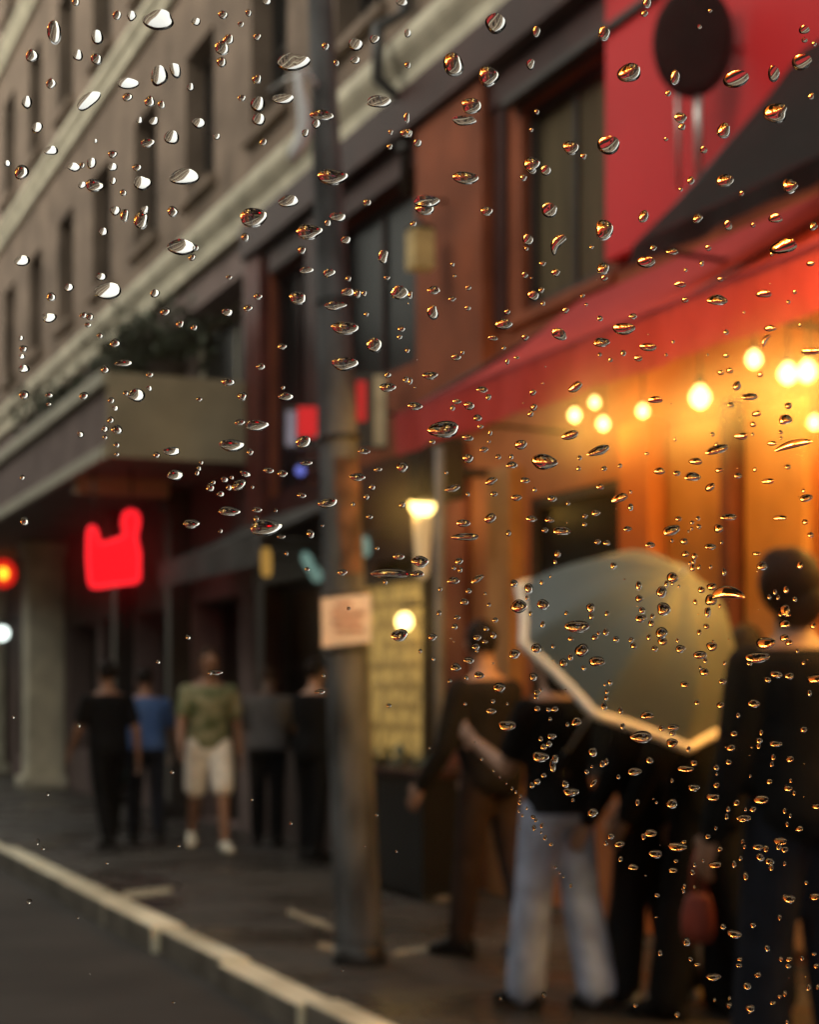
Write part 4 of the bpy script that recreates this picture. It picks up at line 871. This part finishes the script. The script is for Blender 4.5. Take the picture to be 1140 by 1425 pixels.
# a patchy film of mist on the glass scatters a little of the light behind it
rf = nt.nodes.new('ShaderNodeBsdfRefraction'); rf.inputs['IOR'].default_value = 1.05; rf.inputs['Roughness'].default_value = .6
tcg = nt.nodes.new('ShaderNodeTexCoord'); nz = nt.nodes.new('ShaderNodeTexNoise'); nz.inputs['Scale'].default_value = 22; nz.inputs['Detail'].default_value = 6
mr = nt.nodes.new('ShaderNodeMapRange'); mr.inputs['From Min'].default_value = .3; mr.inputs['From Max'].default_value = .7; mr.inputs['To Min'].default_value = MIST*.6; mr.inputs['To Max'].default_value = MIST*1.4
nt.links.new(tcg.outputs['Object'], nz.inputs['Vector']); nt.links.new(nz.outputs['Fac'], mr.inputs['Value'])
m2 = nt.nodes.new('ShaderNodeMixShader'); nt.links.new(mr.outputs[0], m2.inputs['Fac']); nt.links.new(mx.outputs[0], m2.inputs[1]); nt.links.new(rf.outputs[0], m2.inputs[2])
nt.links.new(m2.outputs[0], nt.nodes['Material Output'].inputs['Surface'])
pn = MB(); ctr = EYEP + FWD*GLASS_D + UP*.02
P = [ctr + RIGHT*a + UP*b for a, b in ((-1.5,-.42),(1.5,-.42),(1.5,.42),(-1.5,.42))]
pn.prism(P, FWD*-.004)
tag(pn.build('window_pane', GL), 'rain speckled vehicle window pane close before the camera', 'window pane')

# the bus the picture is taken from: a dark cabin round the camera, open where the pane sits
bus = thing('bus_cabin', 'dark vehicle cabin around the rain speckled window pane', 'vehicle', (EYEP - FWD*1.0) * 1)
DARK = mat('dark cabin lining', (.012,.012,.013), .9, .1, 5, spec=.1); bus.location.z = .3
def cab(mb, r0, r1, f0, f1, u0, u1):
    V = [EYEP + RIGHT*r + FWD*f + UP*u for r, f, u in ((r0,f0,u0),(r1,f0,u0),(r1,f1,u0),(r0,f1,u0),(r0,f0,u1),(r1,f0,u1),(r1,f1,u1),(r0,f1,u1))]
    v = [mb.bm.verts.new(p) for p in V]
    for q in ((3,2,1,0),(4,5,6,7),(0,1,5,4),(1,2,6,5),(2,3,7,6),(3,0,4,7)): mb.bm.faces.new([v[i] for i in q])
b = MB(); cab(b, -2.1, 2.1, -2.3, .32, -1.12, -1.06); b.build('floor_panel', DARK, bus)
b = MB(); cab(b, -2.1, 2.1, -2.3, .32, .72, .78); b.build('ceiling_panel', DARK, bus)
b = MB(); cab(b, -2.1, 2.1, -2.36, -2.302, -1.12, .78); b.build('rear_panel', DARK, bus)
for q in (-1, 1): b = MB(); cab(b, q*2.102, q*2.16, -2.36, .32, -1.12, .78); b.build('side_panel', DARK, bus)
b = MB(); cab(b, -2.1, 2.1, .285, .32, -1.058, -.402); cab(b, -2.1, 2.1, .285, .32, .442, .718); cab(b, -2.1, -1.502, .285, .32, -.4, .44); cab(b, 1.502, 2.1, .285, .32, -.4, .44)
b.build('window_frame', DARK, bus)

# ================================================================ light
w = bpy.data.worlds.new('World'); scene.world = w; w.use_nodes = True
nt = w.node_tree; bg = nt.nodes['Background']
sk = nt.nodes.new('ShaderNodeTexSky'); sk.sky_type = 'NISHITA'; sk.sun_disc = False
SUN_EL, SUN_AZ = radians(32), radians(278)
sk.sun_elevation = SUN_EL; sk.sun_rotation = SUN_AZ; sk.air_density = 1.2; sk.dust_density = 1.0; sk.ozone_density = 1
hs = nt.nodes.new('ShaderNodeHueSaturation'); hs.inputs['Saturation'].default_value = .30
nt.links.new(sk.outputs[0], hs.inputs['Color'])
tn = nt.nodes.new('ShaderNodeMixRGB'); tn.blend_type = 'MULTIPLY'; tn.inputs['Fac'].default_value = 1; tn.inputs['Color2'].default_value = (1.0, .92, .74, 1)
nt.links.new(hs.outputs[0], tn.inputs['Color1']); nt.links.new(tn.outputs[0], bg.inputs['Color'])
bg.inputs['Strength'].default_value = SKY
sd = bpy.data.lights.new('sun', 'SUN'); sd.energy = SUNE; sd.angle = radians(20); sd.color = (1, .93, .82)
so = bpy.data.objects.new('sun', sd); C.objects.link(so)
dirv = Vector((sin(SUN_AZ)*cos(SUN_EL), cos(SUN_AZ)*cos(SUN_EL), sin(SUN_EL)))
so.rotation_euler = dirv.to_track_quat('Z', 'Y').to_euler()

cam = bpy.data.cameras.new('camera'); co = bpy.data.objects.new('camera', cam); C.objects.link(co); scene.camera = co
cam.sensor_fit = 'VERTICAL'; cam.sensor_height = 24; cam.sensor_width = 24; cam.lens = 24*F_PX/1425.0
cam.shift_y = (HY - 712.5)/1425.0; cam.clip_start = .01; cam.clip_end = 2000
cam.dof.use_dof = True; cam.dof.focus_distance = GLASS_D + .010; cam.dof.aperture_fstop = cam.lens/APERTURE_MM; cam.dof.aperture_blades = 0
co.location = EYEP; co.rotation_euler = (pi/2, 0, -math.atan2(SA, CA))

vs = scene.view_settings; vs.view_transform = 'Standard'; vs.look = 'None'; vs.exposure = EXPO; vs.gamma = 1; vs.use_curve_mapping = False
cy = scene.cycles; cy.max_bounces = 12; cy.transparent_max_bounces = 24; cy.transmission_bounces = 12; cy.use_denoising = DENOISE; cy.sample_clamp_indirect = 4; cy.blur_glossy = .5
